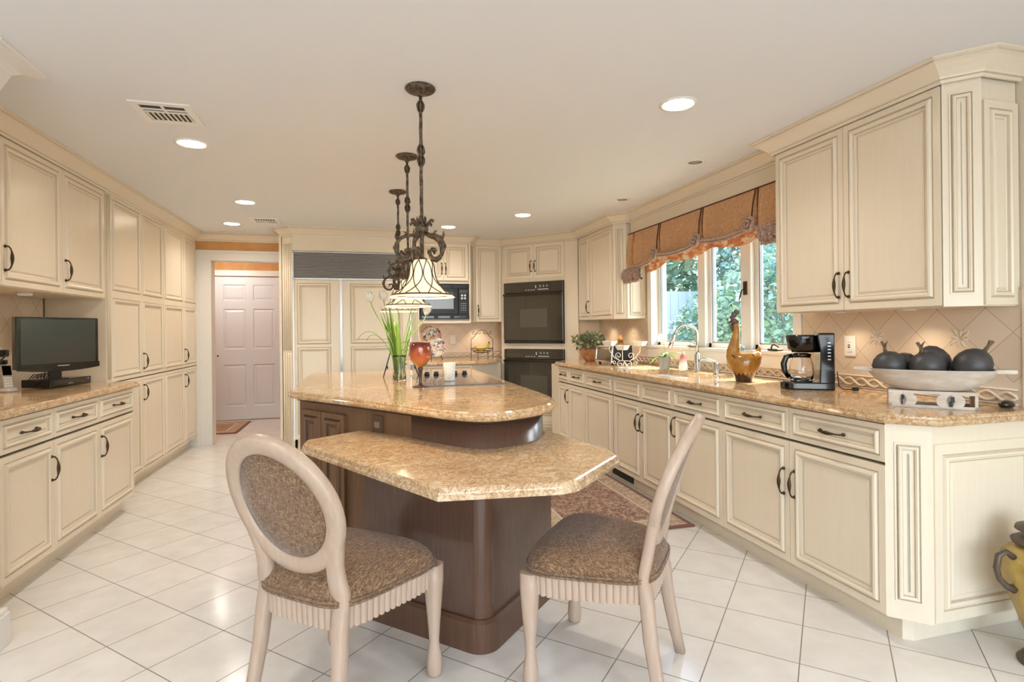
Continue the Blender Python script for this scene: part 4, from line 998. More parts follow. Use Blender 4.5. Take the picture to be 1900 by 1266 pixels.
b = MB(); ys2 = ang(4.66, 2.80, 90); b.loops([[(2.585+0.004*math.sin(y*20), y, 1.98) for y in ys2], [(2.585+0.004*math.sin(y*20), y, vbot(y)-0.058+0.006*math.sin(y*9)) for y in ys2], [(2.589+0.004*math.sin(y*20), y, vbot(y)-0.058+0.006*math.sin(y*9)) for y in ys2], [(2.589+0.004*math.sin(y*20), y, 1.98) for y in ys2]], False, 0, True, closed=False)
b.build('striped_lining', 'stripe_lining', vt)

# ------------------------------------------------------------------ outdoors
def leaves(b, n, c, rx, ry, rz, size, seed, mi=2):
    rnd = random.Random(seed)
    for _ in range(n):
        th_ = rnd.uniform(0, 2*PI); ph = math.acos(rnd.uniform(-1, 1)); q = 0.55+0.45*rnd.random()**0.5
        q *= 1+0.18*math.sin(5*th_+seed)*math.sin(4*ph)
        p = Vector((c[0]+rx*q*math.sin(ph)*math.cos(th_), c[1]+ry*q*math.sin(ph)*math.sin(th_), c[2]+rz*q*math.cos(ph)))
        d = Vector((rnd.gauss(0, 1), rnd.gauss(0, 1), rnd.gauss(0, 0.7)+0.3)).normalized(); s_ = d.orthogonal().normalized(); s_.rotate(Matrix.Rotation(rnd.uniform(0, 6.28), 3, d))
        L_ = size*rnd.uniform(0.7, 1.4); W_ = L_*0.32; nn = d.cross(s_)*L_*0.08
        b.add([p, p+d*L_*0.5+s_*W_+nn, p+d*L_, p+d*L_*0.5-s_*W_+nn], [(0, 1, 2, 3)], rnd.randrange(mi))
for nm, c1, c2 in (('leaf_blue', '86a6a0', '6a918e'), ('leaf_mid', '64866f', '7f9f84'), ('leaf_deep', '42695d', '5b8275')):
    m = mat(nm, c1, 0.5); g = N(m); g.base(g.ramp(g.noise(g.coord(), 3.0, 2), [(0.35, c1), (0.65, c2)]))
mat('bark', '7b6a58', 0.9); mat('lawn', '8b9a84', 0.95); mat('siding', 'c6d0d6', 0.7)
def shrub(name, label, x, y, h, r, seed, ms, n=2600, size=0.10, cat='shrub'):
    t = thing(name, label, cat, (x, y, -0.1))
    b = MB(); rnd = random.Random(seed)
    for k in range(5):
        a = k*1.26+seed; b.tube([(0.04*math.cos(a), 0.04*math.sin(a), 0), (r*0.25*math.cos(a), r*0.25*math.sin(a), h*0.4), (r*0.45*math.cos(a), r*0.45*math.sin(a), h*0.8)], [0.035, 0.025, 0.01], 6)
    b.build('stem', 'bark', t)
    b = MB(); leaves(b, n, (0, 0, h*0.55), r, r, h*0.47, size, seed); b.build('foliage', ms, t)
tag(MB().box(2.84, 16, -6, 22, -0.2, -0.1).build('lawn', 'lawn'), 'pale lawn outside the sink window', 'lawn', kind='structure')
shrub('rhododendron_bush', 'broad pale green bush outside the right-hand window pane', 4.5, 5.05, 2.2, 0.9, 1, ['leaf_blue', 'leaf_mid'], 9000, 0.075)
shrub('rhododendron_bush', 'low green bush outside behind the rooster vase', 4.95, 6.95, 1.75, 0.72, 2, ['leaf_mid', 'leaf_blue'], 6000, 0.07)
shrub('blue_spruce', 'blue-green spruce outside the middle window pane', 6.6, 8.0, 3.6, 1.0, 3, ['leaf_blue', 'leaf_deep'], 10000, 0.085, 'tree')
shrub('maple_tree', 'tall green tree outside beyond the left window pane', 5.6, 11.8, 5.2, 2.0, 4, ['leaf_mid', 'leaf_deep'], 12000, 0.17, 'tree')
shrub('evergreen_tree', 'deep green evergreen outside behind the right-hand bush', 10.2, 10.6, 5.2, 1.9, 5, ['leaf_deep', 'leaf_blue'], 8000, 0.13, 'tree')
shrub('evergreen_tree', 'deep green evergreen outside at the far right of the window', 9.6, 6.4, 5.0, 1.9, 6, ['leaf_deep', 'leaf_mid'], 8000, 0.13, 'tree')
fc = thing('garden_fence', 'pale board fence outside the left window pane', 'fence', (0, 0, 0))
b = MB()
for k in range(20): b.box(3.2+k*0.17, 3.36+k*0.17, 9.2, 9.23, -0.1, 1.95)
b.build('fence_boards', 'siding', fc); MB().box(3.2, 6.6, 9.23, 9.27, 1.75, 1.83).build('fence_rail', 'siding', fc)
l = bpy.data.lights.new('hall_fill_light', 'POINT'); l.energy = 9; l.shadow_soft_size = 0.15; l.color = (1, 0.93, 0.85)  # added point light without a fixture, brightens the hall
o = bpy.data.objects.new('hall_fill_light', l); COL.objects.link(o); o.location = (-1.9, 7.85, 2.25)
# ------------------------------------------------------------------ things on the island
ZC = 0.9155
ck = thing('cooktop', 'black glass electric cooktop set in the island top', 'cooktop', (0, 0, 0))
bevel(MB().box(0.36, 0.885, 3.42, 4.36, 0.9152, 0.9215).build('glass_top', 'dark_glass', ck), 0.002)
for x, y, r in ((0.50, 3.66, 0.10), (0.74, 3.70, 0.075), (0.50, 4.0, 0.075), (0.74, 4.0, 0.10)):
    b = MB(); b.lathe([(r, 0.9216), (r, 0.9219), (r-0.004, 0.9219), (r-0.004, 0.9216)], 40, (x, y), caps=False); b.build('burner_ring', 'grey_plastic', ck)
for x in (0.475, 0.545, 0.69, 0.765):
    k = MB().lathe([(0.020, 0.9216), (0.020, 0.928), (0.015, 0.946), (0.013, 0.948), (0.001, 0.948)], 18, (x, 4.24)).build('control_knob', 'black_satin', ck)
    MB().box(x-0.003, x+0.003, 4.222, 4.258, 0.948, 0.952).build('pointer', 'silver_plastic', k)
mat('candle_wax', 'e9e4dc', 0.6)
m = MATS['candle_wax']; g = N(m); g.base(g.ramp(g.noise(g.coord(), 220, 2), [(0.33, '9a8d80'), (0.42, 'ece7df')]))
cn = thing('pillar_candle', 'speckled white pillar candle standing on the cooktop edge', 'candle', (0.565, 3.70, 0.9222))
MB().lathe([(0.033, 0), (0.036, 0.004), (0.037, 0.05), (0.042, 0.118), (0.040, 0.122), (0.030, 0.116), (0.001, 0.114)], 28).build('wax', 'candle_wax', cn)
MB().tube([(0, 0, 0.113), (0.001, 0, 0.124)], 0.001, 5).build('wick', 'black_satin', cn)
# tulips in a glass vase
vs = thing('glass_vase', 'clear glass cylinder vase holding the tulips on the island', 'vase', (0.247, 3.90, ZC))
MB().lathe([(0.001, 0), (0.044, 0), (0.047, 0.003), (0.043, 0.06), (0.040, 0.11), (0.043, 0.160), (0.050, 0.178), (0.046, 0.178), (0.040, 0.160), (0.037, 0.11), (0.040, 0.06), (0.042, 0.012), (0.001, 0.010)], 32).build('vase_wall', 'glass', vs)
mat('water', 'f4fbf0', 0.0, trans=1.0, ior=1.33)
MB().lathe([(0.001, 0.011), (0.0412, 0.013), (0.0392, 0.06), (0.0382, 0.085), (0.001, 0.085)], 28).build('water', 'water', vs)
def tulip(label, tip, seed, lean, flower=True):
    rnd = random.Random(seed); base_ = Vector((0.247+rnd.uniform(-0.02, 0.02), 3.90+rnd.uniform(-0.02, 0.02), ZC+0.015))
    neck = Vector((0.247+lean[0]*0.03, 3.90+lean[1]*0.03, ZC+0.17)); tip = Vector(tip)
    t = thing('tulip', label, 'flower', tuple(base_), 0, 'tulips in the glass vase')
    L = [p-base_ for p in bez(base_, base_.lerp(neck, 0.5), neck, neck+(neck-base_)*0.25, 7)[:-1]]+[p-base_ for p in bez(neck+(neck-base_)*0.25, neck+(neck-base_)*0.9, tip+Vector((0, 0, -0.06)), tip, 10)]
    b = MB(); b.tube(L, 0.0038, 7); b.build('stem', 'stem_green', t)
    if flower:
        b = MB(); d = (L[-1]-L[-2]).normalized(); q = d.to_track_quat('Z', 'Y').to_matrix().to_4x4(); q.translation = L[-1]
        for k in range(6):
            a0 = k*PI/3; rows = []
            for j in range(7):
                v = j/6; r = 0.031*math.sin(PI*(0.12+0.72*v))*(1.0 if k % 2 else 0.9); zz = 0.072*v; w_ = 0.62*math.sin(PI*min(0.98, 0.18+0.74*v))
                rows.append([(r*math.cos(a0+w_*s), r*math.sin(a0+w_*s), zz+0.002*(1-abs(s))) for s in (-1, -0.5, 0, 0.5, 1)])
            rows2 = [[(x*0.93, y*0.93, z) for x, y, z in r_] for r_ in rows[::-1]]
            n0 = len(b.v); b.loops(rows+rows2, False, 0, True, closed=False); b.tf(q, n0)
        b.build('blossom', 'petal', t)
    for k in range(rnd.choice((1, 2))):   # long folded leaf
        b = MB(); a = rnd.uniform(0, 2*PI); out = Vector((lean[0]+0.5*math.cos(a), lean[1]+0.5*math.sin(a), 0)); out = out.normalized() if out.length > 0.1 else Vector((1, 0, 0))
        h_ = rnd.uniform(0.24, 0.36); p0 = neck-base_; pts = bez(p0-Vector((0, 0, 0.12)), p0+Vector((0, 0, 0.06)), p0+out*0.05+Vector((0, 0, h_*0.6)), p0+out*rnd.uniform(0.08, 0.13)+Vector((0, 0, h_)), 10)
        sd = out.cross(Vector((0, 0, 1))).normalized(); rows = []
        for i, p in enumerate(pts):
            w_ = 0.023*math.sin(PI*(0.12+0.87*i/9)); rows.append([p-sd*w_+out*w_*0.35, p, p+sd*w_+out*w_*0.35, p+out*0.002])
        b.loops(rows, True, 0, True); b.build('leaf', 'leaf_green', t)
tulip('tulip with a drooping white head, leftmost in the vase', (0.06, 3.86, 1.46), 1, (-1, 0))
tulip('white tulip head just right of the far pendant shade', (0.425, 3.83, 1.37), 2, (1, 0))
tulip('white tulip behind, left of the vase centre', (0.15, 3.98, 1.475), 3, (-0.6, 0.5))
tulip('upright white tulip in the middle of the vase', (0.245, 3.95, 1.42), 4, (0, 0.3))
tulip('white tulip leaning right, below the pendant shade', (0.34, 3.98, 1.43), 5, (0.6, 0.5))
tulip('flowerless tulip shoot standing low at the vase front', (0.21, 3.80, 1.32), 6, (-0.2, -0.6), False)
for lab, tp, mid_ in (('longest bent grass stem arching left from the vase', (-0.03, 3.88, 1.205), (0.06, 3.89, 1.36)), ('shorter bent grass stem arching left from the vase', (0.03, 3.92, 1.20), (0.08, 3.91, 1.31))):
    t = thing('grass_stem', lab, 'grass stem', (0.235, 3.90, ZC+0.015), 0); p0 = Vector((0.235, 3.90, ZC+0.015))
    b = MB(); b.tube([p-p0 for p in bez(p0, (0.215, 3.90, 1.15), mid_, tp, 16)], 0.0022, 6); b.build('blade', 'leaf_green', t)
# coloured goblet
m = mat('amber_glass', 'd9703c', 0.04, 0.15, 0.6); g = N(m)
tc = g.n('ShaderNodeTexCoord'); sx_ = g.n('ShaderNodeSeparateXYZ'); g.l(tc.outputs['Object'], sx_.inputs[0])
zf = g.math('MULTIPLY', g.math('SUBTRACT', sx_.outputs[2], 0.12), 6.5)
zf = g.math('ADD', zf, g.math('MULTIPLY', g.math('SUBTRACT', g.noise(tc.outputs['Object'], 30, 3), 0.5), 0.5))
g.base(g.ramp(zf, [(0.0, 'e0a458'), (0.45, 'd9774c'), (0.95, '7d2c1e')])); g.b.inputs['Transmission Weight'].default_value = 0.35
mat('purple_glass', '4a2a2c', 0.05, 0, 0.6)
gb_ = thing('glass_goblet', 'large amber and red glass goblet on a purple stem', 'goblet', (0.345, 3.44, ZC))
MB().lathe([(0.001, 0.118), (0.014, 0.122), (0.040, 0.140), (0.060, 0.168), (0.068, 0.200), (0.067, 0.240), (0.062, 0.275), (0.060, 0.275), (0.065, 0.240), (0.066, 0.200), (0.058, 0.170), (0.038, 0.143), (0.001, 0.126)], 32).build('bowl', 'amber_glass', gb_)
MB().lathe([(0.001, 0.0), (0.050, 0.0), (0.050, 0.003), (0.028, 0.008), (0.012, 0.016), (0.009, 0.03), (0.010, 0.06), (0.015, 0.105), (0.018, 0.112), (0.012, 0.121), (0.001, 0.1185)], 28).build('stem', 'purple_glass', gb_)
# decorative piece on the iron easel behind the vase
def plate_mat(name, a, b_, c_, d_, sc=26, lo=0.42):
    m = mat(name, a, 0.12, coat=0.4); g = N(m); v = g.coord()
    n1 = g.noise(v, sc, 3, 0.6, 0.8); n2 = g.noise(v, sc*0.6, 2, 0.5, 0.4)
    c = g.mix(g.ramp(n1, [(lo, 1.0), (lo+0.05, 0.0)]), a, b_); c = g.mix(g.ramp(n2, [(0.56, 0.0), (0.62, 1.0)]), c, c_); c = g.mix(g.ramp(g.noise(v, sc*1.7, 2), [(0.60, 0.0), (0.66, 1.0)]), c, d_); g.base(c)
plate_mat('plate_grapes', 'efe0c8', '5b5472', 'e2a98c', '6d6a48'); plate_mat('plate_roses', 'f0d9c6', '5f5a3c', 'dd9c84', 'b8735c', 22)
def plate_on(parent, c, r, ax, mt, nm='plate'):
    b = MB().lathe([(0.001, 0.0), (r*0.60, 0.001), (r*0.70, 0.008), (r*0.98, 0.016), (r, 0.018), (r*0.98, 0.021), (r*0.68, 0.013), (r*0.58, 0.006), (0.001, 0.005)], 40)
    b.tf(Matrix.Translation(c) @ Matrix.Rotation(ax[1], 4, 'Z') @ Matrix.Rotation(PI/2-ax[0], 4, 'X')); return b.build(nm, mt, parent)
es = thing('plate_easel', 'black iron plate easel standing behind the glass vase', 'plate easel', (0.28, 4.28, ZC))
b = MB()
for sx_ in (-1, 1):
    b.tube([(sx_*0.13, -0.06, 0.0), (sx_*0.105, -0.02, 0.08), (sx_*0.07, 0.01, 0.20), (sx_*0.05, 0.02, 0.24)], [0.004, 0.005, 0.004, 0.003], 7)
    b.tube([(sx_*0.10, -0.03, 0.07), (sx_*0.10, -0.08, 0.065), (sx_*0.10, -0.085, 0.085)], 0.004, 7)
b.tube([(-0.07, 0.01, 0.20), (0.07, 0.01, 0.20)], 0.004, 7); b.tube([(0, 0.012, 0.20), (0, 0.12, 0.0)], 0.004, 7)
b.build('easel_frame', 'black_satin', es)
pt = thing('decorative_plate', 'purple grape-patterned plate leaning on the easel behind the goblet', 'plate', (0.34, 4.235, ZC+0.175))
plate_on(pt, (0, 0, -0.0), 0.095, (math.radians(12), 0), 'plate_grapes')

# ------------------------------------------------------------------ back counter
st = thing('plate_stand', 'black iron stand holding two painted plates by the microwave splashback', 'plate stand', (0.815, 6.62, ZC))
b = MB()
for sx_ in (-1, 1):
    b.tube([(sx_*0.11, -0.05, 0.0), (sx_*0.10, 0.0, 0.02), (sx_*0.05, 0.06, 0.30), (0, 0.07, 0.36)], 0.004, 7); b.tube([(sx_*0.09, 0.01, 0.05), (sx_*0.09, -0.05, 0.035), (sx_*0.09, -0.06, 0.06)], 0.004, 7)
    b.tube([(sx_*0.07, 0.04, 0.2), (sx_*0.07, 0.0, 0.19), (sx_*0.07, -0.01, 0.21)], 0.004, 7)
b.tube([(0, 0.07, 0.34), (0, 0.16, 0.0)], 0.004, 7); b.build('stand_frame', 'black_satin', st)
p_ = thing('decorative_plate', 'upper painted plate with roses on the stand near the switch', 'plate', (0.80, 6.665, ZC+0.275)); plate_on(p_, (0, 0, 0), 0.125, (math.radians(10), 0), 'plate_roses')
p_ = thing('decorative_plate', 'lower painted plate with purple grapes on the stand near the switch', 'plate', (0.845, 6.585, ZC+0.145)); plate_on(p_, (0, 0, 0), 0.118, (math.radians(12), 0), 'plate_grapes')
def wallplate(name, label, cat, loc, rz, rocker=True, red=False):
    t = thing(name, label, cat, loc, rz)
    bevel(MB().box(-0.036, 0.036, -0.007, -0.0005, -0.058, 0.058).build('cover_plate', 'white_plastic', t), 0.002)
    b = MB(); b.box(-0.017, 0.017, -0.010, -0.007, -0.033, 0.033); bevel(b.build('rocker' if rocker else 'socket_face', 'white_gloss', t), 0.001)
    if red:
        b = MB(); b.box(-0.007, 0.007, -0.0115, -0.010, 0.003, 0.009); b.build('test_button', 'red_plastic', t); MB().box(-0.007, 0.007, -0.0115, -0.010, -0.009, -0.003).build('reset_button', 'black_plastic', t)
        b = MB()
        for zz in (0.020, -0.022):
            for xx in (-0.006, 0.004): b.box(xx, xx+0.002, -0.0105, -0.010, zz-0.004, zz+0.004)
        b.build('slots', 'black_plastic', t)
    return t
mat('red_plastic', '9c2f24', 0.3)
wallplate('light_switch', 'white rocker light switch on the tiles between plates and banana stand', 'switch', (1.105, 6.937, 1.147), 0)
wallplate('power_outlet', 'white outlet with a red test button beside the coffee maker', 'outlet', (XW-0.013, 2.535, 1.15), -PI/2, False, True)
bs = thing('banana_stand', 'black wire fruit basket with scrolled arch near the ovens', 'fruit basket', (1.40, 6.55, ZC)); W_ = 0.135
b = MB()
b.tube([(-W_, 0, 0), (-W_, 0, 0.20), (-W_*0.98, 0, 0.235), (-0.085, 0, 0.275), (-0.065, 0, 0.305), (-0.045, 0, 0.335), (0, 0, 0.345), (0.045, 0, 0.335), (0.065, 0, 0.305), (0.085, 0, 0.275), (W_*0.98, 0, 0.235), (W_, 0, 0.20), (W_, 0, 0)], 0.0035, 7)
for sx_ in (-1, 1):
    for cx, r, a0, a1 in ((0.098, 0.026, PI, PI-sx_*0+4.6+PI/2), (0.032, 0.022, 0.0, -5.2)):
        b.tube([(sx_*p[0], 0, p[1]) for p in spiral((cx, 0.315), r, 0.006, a0, a1, 18)], 0.003, 6)
    b.tube([(sx_*0.06, -0.05, 0), (sx_*0.06, -0.05, 0.10)], 0.0035, 6)
for q, z in ((1.0, 0.125), (0.86, 0.095), (0.6, 0.075)): b.tube([(W_*q*math.cos(a), 0.10*q*math.sin(a), z) for a in ang(0, 2*PI*23/24, 24)], 0.003, 6, 0, True)
for k in range(12):
    a = k*PI/6; b.tube([(W_*q*math.cos(a), 0.10*q*math.sin(a), z) for q, z in ((1.0, 0.125), (0.86, 0.095), (0.6, 0.075), (0.0, 0.070))], 0.0022, 5)
b.build('wire_frame', 'black_satin', bs)
m = mat('banana_skin', 'd9b437', 0.45)
for i, (dy, dz, lab) in enumerate(((-0.035, 0.0, 'front banana in the wire basket'), (0.0, 0.012, 'middle banana in the wire basket'), (0.035, 0.0, 'rear banana in the wire basket'))):
    t = thing('banana', lab, 'banana', (1.40, 6.55+dy, ZC+0.128+dz), 0, 'bananas in the wire basket')
    pts = [(-0.088, 0, 0.010), (-0.06, 0, -0.008), (-0.02, 0, -0.014), (0.03, 0, -0.004), (0.065, 0, 0.022), (0.082, 0, 0.050)]
    MB().tube(pts, [0.006, 0.017, 0.020, 0.019, 0.013, 0.006], 9).build('fruit', 'banana_skin', t)
    MB().tube([(0.082, 0, 0.050), (0.088, 0, 0.070)], [0.0055, 0.005], 7).build('stalk', 'bark', t)

# ------------------------------------------------------------------ sink counter
fc_ = thing('kitchen_faucet', 'tall brushed steel gooseneck faucet behind the sink', 'faucet', (2.535, 3.80, ZC), 0)
MB().lathe([(0.028, 0), (0.028, 0.006), (0.023, 0.010), (0.023, 0.135), (0.012, 0.150), (0.001, 0.151)], 22).build('faucet_body', 'steel', fc_)
MB().tube([(0, 0, 0.14)]+[(0, 0, 0.24)]+[(-0.075+0.075*math.cos(a), 0.035*(1-math.cos(a)), 0.29+0.078*math.sin(a)) for a in ang(0, PI*0.9, 12)]+[(-0.165, 0.075, 0.275)], 0.011, 12).build('gooseneck', 'steel', fc_)
b = MB(); b.tube([(-0.160, 0.073, 0.290), (-0.190, 0.085, 0.190)], [0.014, 0.018], 12); b.build('spray_head', 'chrome', fc_)
MB().tube([(0.0, -0.02, 0.09), (0.0, -0.055, 0.10)], 0.007, 8).build('lever', 'steel', fc_)
ds = thing('filter_tap', 'short steel tap with an angled lever spout right of the faucet', 'tap', (2.535, 3.56, ZC), 0)
MB().lathe([(0.024, 0), (0.024, 0.005), (0.020, 0.008), (0.020, 0.075), (0.015, 0.085), (0.001, 0.086)], 20).build('tap_body', 'steel', ds)
MB().tube([(0.01, -0.01, 0.075), (-0.03, 0.03, 0.105), (-0.07, 0.06, 0.118), (-0.085, 0.072, 0.108)], [0.010, 0.008, 0.007, 0.006], 10).build('spout', 'steel', ds)
m = mat('soap_ceramic', 'd8b9a0', 0.3); g = N(m); tc = g.n('ShaderNodeTexCoord'); sx_ = g.n('ShaderNodeSeparateXYZ'); g.l(tc.outputs['Object'], sx_.inputs[0])
g.base(g.ramp(g.math('ADD', g.math('MULTIPLY', sx_.outputs[2], 7.0), g.math('MULTIPLY', g.noise(tc.outputs['Object'], 40, 2), 0.15)), [(0.45, 'f1e5d8'), (0.85, 'c4745a')]))
sp = thing('soap_dispenser', 'cream and terracotta soap dispenser left of the faucet', 'soap dispenser', (2.50, 3.945, ZC), 0)
MB().lathe([(0.030, 0), (0.036, 0.008), (0.037, 0.025), (0.026, 0.10), (0.022, 0.125), (0.012, 0.132), (0.001, 0.133)], 24).build('bottle', 'soap_ceramic', sp)
b = MB(); b.lathe([(0.012, 0.133), (0.012, 0.145), (0.004, 0.147), (0.004, 0.175), (0.009, 0.177), (0.009, 0.184), (0.001, 0.185)], 14); b.tube([(0, 0, 0.18), (-0.04, 0.01, 0.178)], 0.004, 8); b.build('pump', 'chrome', sp)
db = thing('dish_soap_bottle', 'clear plastic bottle half hidden behind the rooster vase', 'bottle', (2.585, 3.33, ZC), 0)
MB().lathe([(0.027, 0), (0.030, 0.004), (0.030, 0.13), (0.022, 0.165), (0.012, 0.18), (0.012, 0.19), (0.001, 0.191)], 22).build('bottle_wall', 'glass', db); mat('blue_plastic', '7fb7c9', 0.3)
MB().lathe([(0.013, 0.191), (0.013, 0.212), (0.006, 0.216), (0.001, 0.217)], 16).build('cap', 'blue_plastic', db)
# orchid
oc = thing('orchid', 'white orchid in a grey pot left of the soap dispenser', 'potted plant', (2.44, 4.13, ZC), 0)
mat('pot_grey', '9d978b', 0.6)
MB().lathe([(0.036, 0), (0.039, 0.004), (0.050, 0.098), (0.052, 0.108), (0.047, 0.108), (0.044, 0.095), (0.001, 0.092)], 26).build('pot', 'pot_grey', oc)
for k, (a, L_, dz, mm) in enumerate(((-0.9, 0.17, 0.03, 'leaf_lime'), (2.2, 0.13, -0.05, 'leaf_lime'), (-2.2, 0.12, 0.02, 'leaf_green'), (0.9, 0.12, 0.02, 'leaf_green'), (-0.2, 0.10, -0.02, 'leaf_lime'))):
    d = Vector((math.cos(a), math.sin(a), 0)); sd = Vector((-d.y, d.x, 0)); rows = []
    for i, p in enumerate(bez((0, 0, 0.095), d*0.04+Vector((0, 0, 0.14)), d*L_*0.7+Vector((0, 0, 0.13+dz)), d*L_+Vector((0, 0, 0.09+dz)), 9)):
        w_ = 0.026*math.sin(PI*(0.10+0.86*i/8)); rows.append([p-sd*w_+Vector((0, 0, 0.006)), p, p+sd*w_+Vector((0, 0, 0.006)), p+Vector((0, 0, 0.003))])
    MB().loops(rows, True, 0, True).build('leaf', mm, oc)
stem_pts = bez((0, 0, 0.09), (0.01, 0.0, 0.22), (0.0, 0.02, 0.30), (-0.03, 0.03, 0.26), 12)
MB().tube(stem_pts, 0.0025, 6).build('flower_stem', 'stem_green', oc)
for i, p in enumerate((stem_pts[6], stem_pts[8], stem_pts[10], stem_pts[11])):
    b = MB()
    for k in range(5):
        a = k*2*PI/5+i; b.ball((0.017*math.cos(a), -0.004, 0.017*math.sin(a)), 0.015, 8, sx=1, sy=0.25, sz=1)
    b.ball((0, -0.008, 0), 0.006, 8); o = b.build('blossom', 'petal_white', oc, tuple(p)); o.rotation_euler = (0, 0, -0.6+0.3*i)
# white scrollwork rack with square trays
wr = thing('wire_rack', 'whitewashed scrollwork wire rack in front of the toaster', 'wire rack', (2.20, 4.38, ZC), -1.0)
mat('white_iron', 'e8e3da', 0.4)
b = MB()
for s in (-1, 1):
    b.tube([(s*p[0], 0, p[1]) for p in spiral((0.045, 0.034), 0.030, 0.007, -PI/2+PI, -PI/2+PI-7.5, 22)], 0.0035, 6)
    b.tube([(s*p[0], 0, p[1]) for p in spiral((0.060, 0.110), 0.034, 0.008, -PI/2, -PI/2+8, 22)], 0.0035, 6)
    b.tube([(s*0.005, 0, 0.064), (s*0.05, 0, 0.066), (s*0.10, 0, 0.09), (s*0.15, 0, 0.150), (s*0.150, 0, 0.195)], 0.0035, 6)
    b.tube([(s*p[0], 0, p[1]) for p in spiral((0.105, 0.045), 0.020, 0.006, 0, 7, 18)], 0.003, 6)
b.tube([(-0.03, 0, 0.066), (0.03, 0, 0.066)], 0.0035, 6)
for yy in (-0.045, 0.045): b.tube([(-0.05, yy, 0.003), (0.05, yy, 0.003)], 0.0035, 6)
for xx in (-0.05, 0.05): b.tube([(xx, -0.045, 0.003), (xx, 0.045, 0.003)], 0.0035, 6)
for yy in (-0.045, 0.045): b.tube([(0, yy, 0.003), (0, 0, 0.064)], 0.0035, 6)
b.build('scroll_frame', 'white_iron', wr)
def tray(x, y, z, s):
    b = MB(); rows = []
    for i, zz in ((0.016, 0.0), (0.0, 0.040), (0.003, 0.040), (0.018, 0.004)): rows.append([(x-s+i, y-s+i, z+zz), (x+s-i, y-s+i, z+zz), (x+s-i, y+s-i, z+zz), (x-s+i, y+s-i, z+zz)])
    b.loops(rows, True, 0); b.build('square_cup', 'cup_glaze', wr)
m = mat('cup_glaze', 'efe6d2', 0.3)
tray(0.150, 0, 0.197, 0.050); tray(-0.02, 0.0, 0.160, 0.048); tray(-0.150, 0, 0.197, 0.050)
b = MB(); b.tube([(-0.02, 0, 0.066), (-0.02, 0, 0.160)], 0.0035, 6); b.build('post', 'white_iron', wr)
# toaster oven: glass door faces the room
ts = thing('toaster_oven', 'chrome framed black toaster oven between plant and wire rack', 'toaster oven', (2.29, 5.20, ZC), -PI/2)
b = MB(); side = [(0.0, 0.018), (0.018, 0.185), (0.215, 0.185), (0.22, 0.018)]
b.loops([[(x, y, z) for y, z in side] for x in (0.0, 0.38)], True); bevel(b.build('oven_shell', 'black_satin', ts), 0.008)
tq = Matrix.Rotation(math.radians(-6.1), 4, 'X')
b = MB(); b.box(0.0, 0.38, -0.012, 0.002, 0.018, 0.040); b.box(0.0, 0.38, -0.012, 0.002, 0.165, 0.186); b.box(0.0, 0.022, -0.012, 0.002, 0.040, 0.165); b.box(0.358, 0.38, -0.012, 0.002, 0.040, 0.165); b.tf(tq); bevel(b.build('chrome_frame', 'chrome', ts), 0.004)
d_ = MB().box(0.022, 0.358, -0.008, 0.002, 0.040, 0.165).tf(tq).build('glass_door', 'dark_glass', ts)
MB().tube([(0.05, -0.008, 0.150), (0.06, -0.030, 0.150), (0.32, -0.030, 0.150), (0.33, -0.008, 0.150)], 0.006, 8).tf(tq).build('door_handle', 'chrome', d_)
for x in (0.04, 0.34):
    for y in (0.03, 0.19): MB().lathe([(0.012, 0), (0.014, 0.0185)], 12, (x, y)).build('foot', 'black_plastic', ts)
# pepper mill
pm = thing('pepper_mill', 'turned wooden pepper mill behind the toaster', 'pepper mill', (2.56, 5.18, ZC), 0)
mat('mill_wood', 'b07a3e', 0.35)
MB().lathe([(0.030, 0), (0.032, 0.01), (0.026, 0.05), (0.024, 0.12), (0.028, 0.18), (0.030, 0.200), (0.020, 0.205)], 22).build('mill_body', 'mill_wood', pm)
MB().lathe([(0.020, 0.205), (0.030, 0.215), (0.026, 0.245), (0.012, 0.262), (0.008, 0.268), (0.010, 0.278), (0.001, 0.285)], 22).build('mill_head', 'mill_wood', pm)
# potted plant
pp = thing('potted_plant', 'leafy green plant in a rounded terracotta pot by the ovens', 'potted plant', (2.36, 5.50, ZC), 0)
m = mat('terracotta', 'c08a5c', 0.55); g = N(m); g.base(g.ramp(g.noise(g.coord(), 16, 4), [(0.35, '9c6a42'), (0.65, 'cc9a6c')]))
MB().lathe([(0.045, 0), (0.055, 0.004), (0.085, 0.05), (0.108, 0.105), (0.110, 0.125), (0.100, 0.142), (0.094, 0.142), (0.098, 0.12), (0.001, 0.115)], 30).build('pot', 'terracotta', pp)
b = MB(); leaves(b, 620, (0, 0, 0.215), 0.165, 0.165, 0.085, 0.042, 11); b.build('foliage', ['leaf_dark', 'leaf_green2'], pp)
# rooster vase
m = mat('amber_ceramic', 'b9812f', 0.15, coat=0.6); g = N(m); v = g.coord(); tc = g.n('ShaderNodeTexCoord'); sx_ = g.n('ShaderNodeSeparateXYZ'); g.l(tc.outputs['Object'], sx_.inputs[0])
c = g.ramp(g.noise(v, 20, 4), [(0.3, '8f5e20'), (0.7, 'b37f34')])
sp_ = g.ramp(g.noise(v, 46, 2, 0.4), [(0.62, 0.0), (0.66, 1.0)]); band = g.math('MULTIPLY', g.math('GREATER_THAN', sx_.outputs[2], 0.15), g.math('LESS_THAN', sx_.outputs[2], 0.215))
c = g.mix(g.math('MULTIPLY', sp_, band), c, '4a2f1c')
lowz = g.math('ADD', sx_.outputs[2], g.math('MULTIPLY', g.math('SINE', g.math('MULTIPLY', sx_.outputs[0], 260.0)), 0.008))
c = g.mix(g.math('LESS_THAN', lowz, 0.052), c, '46301f'); g.base(c)
mat('rooster_dark', '5a4642', 0.35)
rv_ = thing('rooster_vase', 'amber glazed rooster vase with a dark comb on the sink counter', 'vase', (2.36, 3.03, ZC), -0.62)
